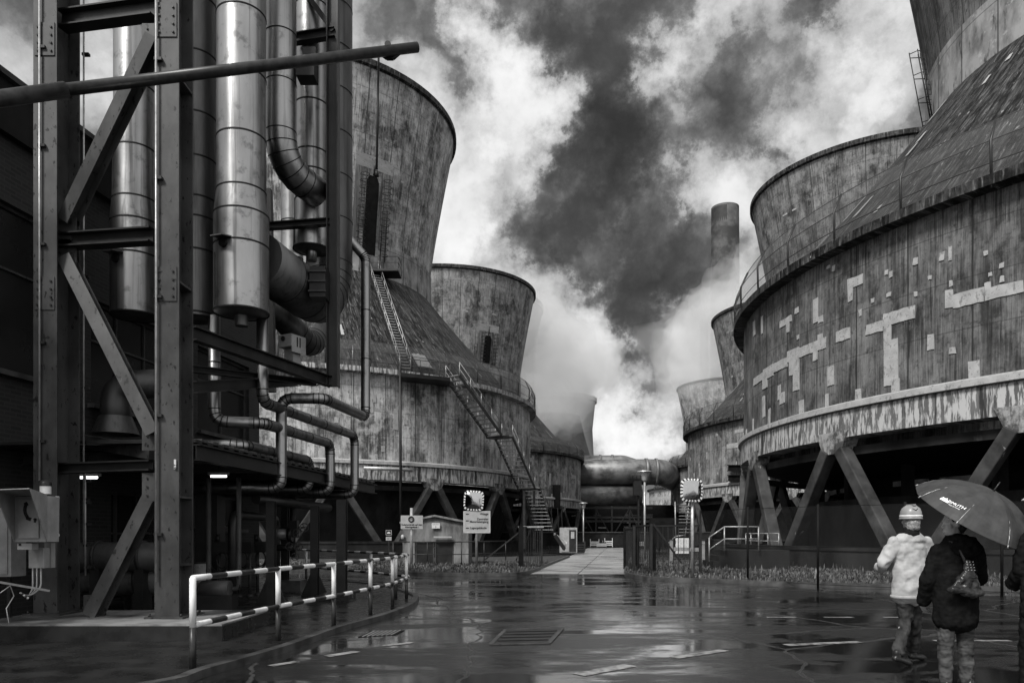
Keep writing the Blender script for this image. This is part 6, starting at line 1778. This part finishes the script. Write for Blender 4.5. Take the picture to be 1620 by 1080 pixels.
for nm, hx, tx in (("left", (-.22, -.14, .05), (-.02, -.08, .0)), ("right", (.17, .26, .01), (.36, .32, .0))):
    b = MB(); shoe(b, hx, tx); skin_obj(b, "shoe", SHOE, P1, .008, 2, origin=O1)

# --- woman in black coat with bag
Y = 7.45
O2 = V((W(1512, 0, Y).x, Y, 0))
P2 = thing("person", "woman in a long black quilted coat and jeans standing under the umbrella", "person", O2)
fw = V((-.97, -.10, 0)).normalized()
b = MB()
head(b, (-.03, .0, 1.60), .95, fwd=fw)
limb(b, [((0, 0, .95), (.15, .11)), ((0, 0, 1.36), (.16, .10))])
limb(b, [((-.17, 0, 1.34), .055), ((-.23, .05, 1.05), .042), ((-.20, .2, .85), .034)])
limb(b, [((.19, 0, 1.34), .055), ((.24, .1, 1.08), .042), ((.03, .27, 1.17), .034)])
hand(b, (-.20, .21, .84), (0, .3, -1), (.9, 0, 0), (0, 1, 0), .5, .92); hand(b, (.02, .275, 1.175), (-.9, .1, .3), (0, -.6, .2), (.2, 0, 1), 1.0, .92)
limb(b, [((-.09, 0, .9), .09), ((-.10, .0, .48), .058), ((-.11, -.01, .08), .04)]); limb(b, [((.09, 0, .9), .09), ((.10, .02, .48), .058), ((.11, .0, .08), .04)])
skin_obj(b, "body", SKIN, P2, .007, 3, origin=O2)
b = MB()
limb(b, [((-.08, 0, .85), (.10, .11)), ((-.10, .0, .46), (.072, .078)), ((-.105, -.01, .07), (.062, .07))])
limb(b, [((.09, 0, .85), (.10, .11)), ((.105, .02, .46), (.072, .078)), ((.11, .0, .07), (.064, .07))])
skin_obj(b, "jeans", JEAN, P2, .011, 2, [(.012, .06, 'C'), (.010, .06, 'M')], origin=O2)
b = MB()
limb(b, [((0, 0, .66), (.215, .165)), ((0, 0, .9), (.215, .16)), ((0, 0, 1.1), (.20, .15)), ((0, 0, 1.3), (.205, .135)), ((0, 0, 1.40), (.15, .11)), ((-.01, 0, 1.46), (.09, .085))])
limb(b, [((-.17, 0, 1.33), .085), ((-.25, .04, 1.05), .076), ((-.235, .15, .84), .066)])
limb(b, [((.19, 0, 1.33), .085), ((.27, .06, 1.07), .08), ((.10, .23, 1.14), .062)])
ct = skin_obj(b, "coat", COAT, P2, .011, 3, [(.03, .07, 'C')], origin=O2)
b = MB(); sph(b, (.035, -.11, 1.37), (.145, .085, .12)); sph(b, (.02, -.06, 1.44), (.12, .08, .06)); skin_obj(b, "hood", COAT, P2, .012, 3, [(.04, .05, 'C')], origin=O2)
b = MB(); sph(b, (-.005, .0, 1.655), (.098, .088, .088)); sph(b, (.04, .0, 1.60), (.065, .075, .09)); skin_obj(b, "hair", HAIRD, P2, .009, 1, [(.03, .03, 'C')], origin=O2)
for hx, tx in (((-.11, -.04, 0), (-.15, .16, 0)), ((.12, -.04, 0), (.14, .16, 0))):
    b = MB(); shoe(b, hx, tx); skin_obj(b, "shoe", SHOE, P2, .009, 2, origin=O2)
# bag
BG = thing("handbag", "slouchy black leather shoulder bag with studs hanging on the woman's back", "handbag", O2 + V((-.07, -.22, .92)))
b = MB()
limb(b, [((-.13, -.235, .97), (.085, .05)), ((.03, -.24, .94), (.11, .055))]); limb(b, [((-.11, -.225, 1.02), (.05, .04)), ((-.01, -.225, 1.14), (.055, .035)), ((-.01, -.21, 1.24), (.03, .022))]); limb(b, [((.05, -.235, 1.0), (.05, .04)), ((.01, -.22, 1.18), (.035, .03))]); limb(b, [((-.04, -.235, .97), (.09, .05)), ((-.02, -.225, 1.12), (.05, .035))])
skin_obj(b, "body", LEATH, BG, .010, 2, [(.05, .07, 'C')], origin=O2)
b = MB(); sp_ = [V((-.03, -.215, 1.22)), V((-.055, -.17, 1.34)), V((-.085, -.09, 1.425)), V((-.10, .03, 1.44)), V((-.10, .12, 1.36))]; b.tube(bend([O2 + p for p in sp_], .06, 3), .013, LEATH, 8); b.build("strap", LEATH, BG)
b = MB()
for k in range(12):
    p = O2 + V((-.05 + .03 * (k % 3) + .006 * (k // 3), -.262, 1.24 - .026 * (k // 3))); b.lathe([(.001, -.006), (.006, 0), (.001, .006)], tuple(p), 8, GALV)
b.build("stud", GALV, BG)

# --- umbrella
AX = V((.34, -.44, .83)).normalized(); ap = W(1572, 776, 7.3)
UM = thing("umbrella", "dark umbrella with white lettering held over the woman", "umbrella", ap - AX * .85)
e1 = V((-.92, 0, .40)); e1 = (e1 - AX * e1.dot(AX)).normalized(); e2 = AX.cross(e1)
if e2.y > 0: e2 = -e2
Ru, NP = .61, 8
rot0 = radians(8)


def up_(a, t):
    """point on the canopy at angle a, t=0 apex to 1 rim; cloth sags between the ribs"""
    ph = (a - rot0) / (2 * pi / NP); fr_ = abs(ph - round(ph)) * 2
    r = Ru * sin(t * 1.12) / sin(1.12) * (1 - .06 * fr_ * t * t); h = -.30 * (1 - cos(t * 1.12)) / (1 - cos(1.12)); h -= .030 * fr_ * sin(pi * t * .9)
    return ap + (e1 * cos(a) + e2 * sin(a)) * r + AX * h


b = MB(); n = NP * 8; k = 12; vs = []
for off in (0, -.003):
    for i in range(k + 1):
        for j in range(n): vs.append(up_(2 * pi * j / n, i / k) + AX * off)
fs = []
for L_ in (0, 1):
    for i in range(k):
        for j in range(n):
            q = [L_ * (k + 1) * n + x for x in (i * n + j, i * n + (j + 1) % n, (i + 1) * n + (j + 1) % n, (i + 1) * n + j)]; fs.append(q if L_ else q[::-1])
b.add(vs, fs, UMB, None, False); b.build("canopy", UMB, UM)
for j in range(NP):
    a = rot0 + 2 * pi * j / NP
    b = MB(); b.tube([up_(a, i / 8) - AX * .008 for i in range(9)], .0035, GALV, 6); o = b.build("rib", GALV, UM)
    b = MB(); p = up_(a, 1.0); d = (up_(a, 1) - up_(a, .95)).normalized(); b.tube([p - d * .01, p + d * .018], .006, GALV, 8); b.build("tip", GALV, o)
b = MB(); b.tube([ap - AX * .9, ap - AX * .0], .007, GALV, 10); b.build("shaft", GALV, UM)
b = MB(); b.tube([ap, ap + AX * .02, ap + AX * .10], [.012, .006, .004], BLACKP, 8); b.build("ferrule", BLACKP, UM)
b = MB(); b.tube([ap - AX * .80, ap - AX * .94], .015, RUBBER, 12); b.build("grip", RUBBER, UM)
# lettering on the panel facing the camera, left of the front rib
best = None
tgt = V((1507, 799))
for i in range(720):
    a = 2 * pi * i / 720
    for t in (.5, .6, .7, .78):
        p = up_(a, t); 
        if p.y > ap.y + .05: continue
        u = 810 + F * p.x / p.y; v = HOR - F * (p.z - EYE) / p.y; d = hypot(u - tgt.x, v - tgt.y)
        if best is None or d < best[0]: best = (d, a, t)
_, la, lt = best
pc = up_(la, lt); rt = (up_(la + .02, lt) - up_(la - .02, lt)).normalized(); dn = (up_(la, lt + .02) - up_(la, lt - .02)).normalized()
if rt.x < 0: rt = -rt
upv = -dn; nrm = rt.cross(upv)
if nrm.y > 0: nrm = -nrm


def on_canopy(ob):
    """press flat lettering on to the curved cloth"""
    off = root_loc(ob.parent)
    for vtx in ob.data.vertices:
        p = V(vtx.co) + off - pc; s_, q = p.dot(rt), p.dot(upv); base = up_(la, lt); r0 = (base - ap) - AX * (base - ap).dot(AX); rr = max(.05, r0.length)
        sg = 1 if (up_(la + .02, lt) - up_(la - .02, lt)).dot(rt) > 0 else -1
        vtx.co = up_(la + sg * s_ / rr, lt - q / .74) + nrm * .004 + nrm * (p.dot(nrm)) * 0 - off
WL = mat("white_print", .8, .85, ns=5, rough=.5)
o = text_mesh("AZIMUTH", .052, pc + nrm * .003 - rt * .11 + upv * .0, rt, upv, WL, UM, thick=0); on_canopy(o)
o = text_mesh("TRAVEL SERVICE" if False else "MESS SYSTEME", .018, pc - rt * .03 - upv * .028, rt, upv, WL, UM, thick=0); on_canopy(o)
b = MB()
for q in (0, .012, .024): b.add([pc - rt * .13 - upv * (.02 + q * 0) + upv * (q - .015), pc - rt * .045 + upv * (q - .015), pc - rt * .045 + upv * (q - .009), pc - rt * .125 + upv * (q - .009)], [(0, 1, 2, 3)], WL)
o = b.build("logo", WL, UM); on_canopy(o)

# --- third person at the right edge
Y = 6.9
O3 = V((W(1656, 0, Y).x, Y, 0))
P3 = thing("person", "tall person in a black jacket and trousers cut off by the right edge", "person", O3)
b = MB(); head(b, (0, .03, 1.72), 1.0); limb(b, [((0, 0, 1.0), (.16, .11)), ((0, 0, 1.48), (.17, .10))])
limb(b, [((-.165, 0, 1.44), .06), ((-.19, .06, 1.18), .046), ((-.16, .24, 1.02), .036)]); limb(b, [((.165, 0, 1.44), .06), ((.19, .06, 1.18), .046), ((.16, .24, 1.02), .036)])
hand(b, (-.16, .26, 1.0), (0, .4, -.9), (.9, 0, 0), (0, 1, 0), .5); hand(b, (.16, .26, 1.0), (0, .4, -.9), (-.9, 0, 0), (0, 1, 0), .5)
limb(b, [((-.10, 0, .95), .1), ((-.11, .02, .5), .06), ((-.12, 0, .1), .045)]); limb(b, [((.10, 0, .95), .1), ((.11, .02, .5), .06), ((.12, 0, .1), .045)]); skin_obj(b, "body", SKIN, P3, .008, 3, origin=O3)
b = MB(); limb(b, [((-.10, 0, .9), (.115, .12)), ((-.13, .02, .5), (.10, .10)), ((-.14, 0, .06), (.10, .10))]); limb(b, [((.10, 0, .9), (.115, .12)), ((.13, .02, .5), (.10, .10)), ((.14, 0, .06), (.10, .10))]); skin_obj(b, "trousers", COAT2, P3, .012, 2, [(.05, .07, 'C')], origin=O3)
b = MB(); limb(b, [((0, 0, .80), (.235, .16)), ((0, 0, 1.15), (.22, .15)), ((0, 0, 1.42), (.22, .13)), ((0, 0, 1.52), (.15, .10)), ((0, 0, 1.58), (.085, .08))])
limb(b, [((-.165, 0, 1.44), .085), ((-.19, .06, 1.18), .078), ((-.17, .20, 1.04), .066)]); limb(b, [((.165, 0, 1.44), .085), ((.19, .06, 1.18), .078), ((.17, .20, 1.04), .066)])
skin_obj(b, "jacket", COAT2, P3, .011, 3, [(.06, .12, 'C'), (.02, .05, 'C')], origin=O3)
b = MB(); sph(b, (0, .0, 1.72), (.088, .10, .09)); skin_obj(b, "hair", HAIRD, P3, .01, 1, [(.02, .03, 'C')], origin=O3)
for s_ in (-1, 1): b = MB(); shoe(b, (s_ * .13, -.05, 0), (s_ * .15, .2, 0)); skin_obj(b, "shoe", SHOE, P3, .009, 2, origin=O3)
HL2 = thing("safety_helmet", "white safety helmet just showing at the right edge", "helmet", O3 + V((0, .02, 1.78))); c = O3 + V((-.02, .02, 1.83))
b = MB(); b.lathe([(.132, 0), (.135, .03), (.128, .08), (.105, .13), (.062, .165), (.001, .178)], tuple(c), 32, HELW); b.build("shell", HELW, HL2)
b = MB(); b.lathe([(.130, .0), (.165, -.02), (.165, -.012), (.135, .012)], tuple(c), 32, HELW); b.build("brim", HELW, HL2)


# ------------------------------------------------------------------ steam and air
def steam_mat(name, dens, col=.95):
    m = bpy.data.materials.new(name); m.use_nodes = True; N, L = m.node_tree.nodes, m.node_tree.links
    N.remove(N['Principled BSDF']); v = N.new('ShaderNodeVolumePrincipled'); v.inputs['Color'].default_value = g3(col); v.inputs['Density'].default_value = dens
    v.inputs['Anisotropy'].default_value = .25
    L.new(v.outputs[0], N['Material Output'].inputs['Volume']); return m


from mathutils import noise as mn


def plume(name, m, blobs, seed=0):
    """cloud of overlapping lumpy balls: (u, v, Y, radius)"""
    for q, (u, v, Y, r) in enumerate(blobs):
        c = W(u, v, Y); b = MB(); n, k = 40, 26; vs = []
        for i in range(k + 1):
            th = pi * i / k
            for j in range(n):
                a = 2 * pi * j / n; d = V((sin(th) * cos(a), sin(th) * sin(a), cos(th)))
                w = c + d * r; s_ = 1 + .42 * mn.fractal(w * (1.4 / r) + V((seed, q, 0)), .9, 2.1, 5)
                vs.append(c + d * r * s_)
        fs = []
        for i in range(k):
            for j in range(n): fs.append((i * n + j, (i + 1) * n + j, (i + 1) * n + (j + 1) % n, i * n + (j + 1) % n))
        b.add(vs, fs, m, None, True); o = b.build(name, m); stuff(o); o['label'] = "drifting white steam among the far towers"; o['category'] = 'steam'


ST1 = steam_mat("steam_soft", .022, 1.0)
plume("steam", ST1, [(1165, 490, 330, 18), (1120, 560, 330, 26), (1195, 430, 345, 13), (1140, 520, 335, 20),
                     (870, 640, 270, 13), (890, 620, 300, 14), (850, 560, 280, 22), (895, 590, 290, 20), (940, 590, 350, 14), (835, 480, 285, 10),
                     (1110, 600, 200, 8), (1080, 570, 205, 9)], 3)
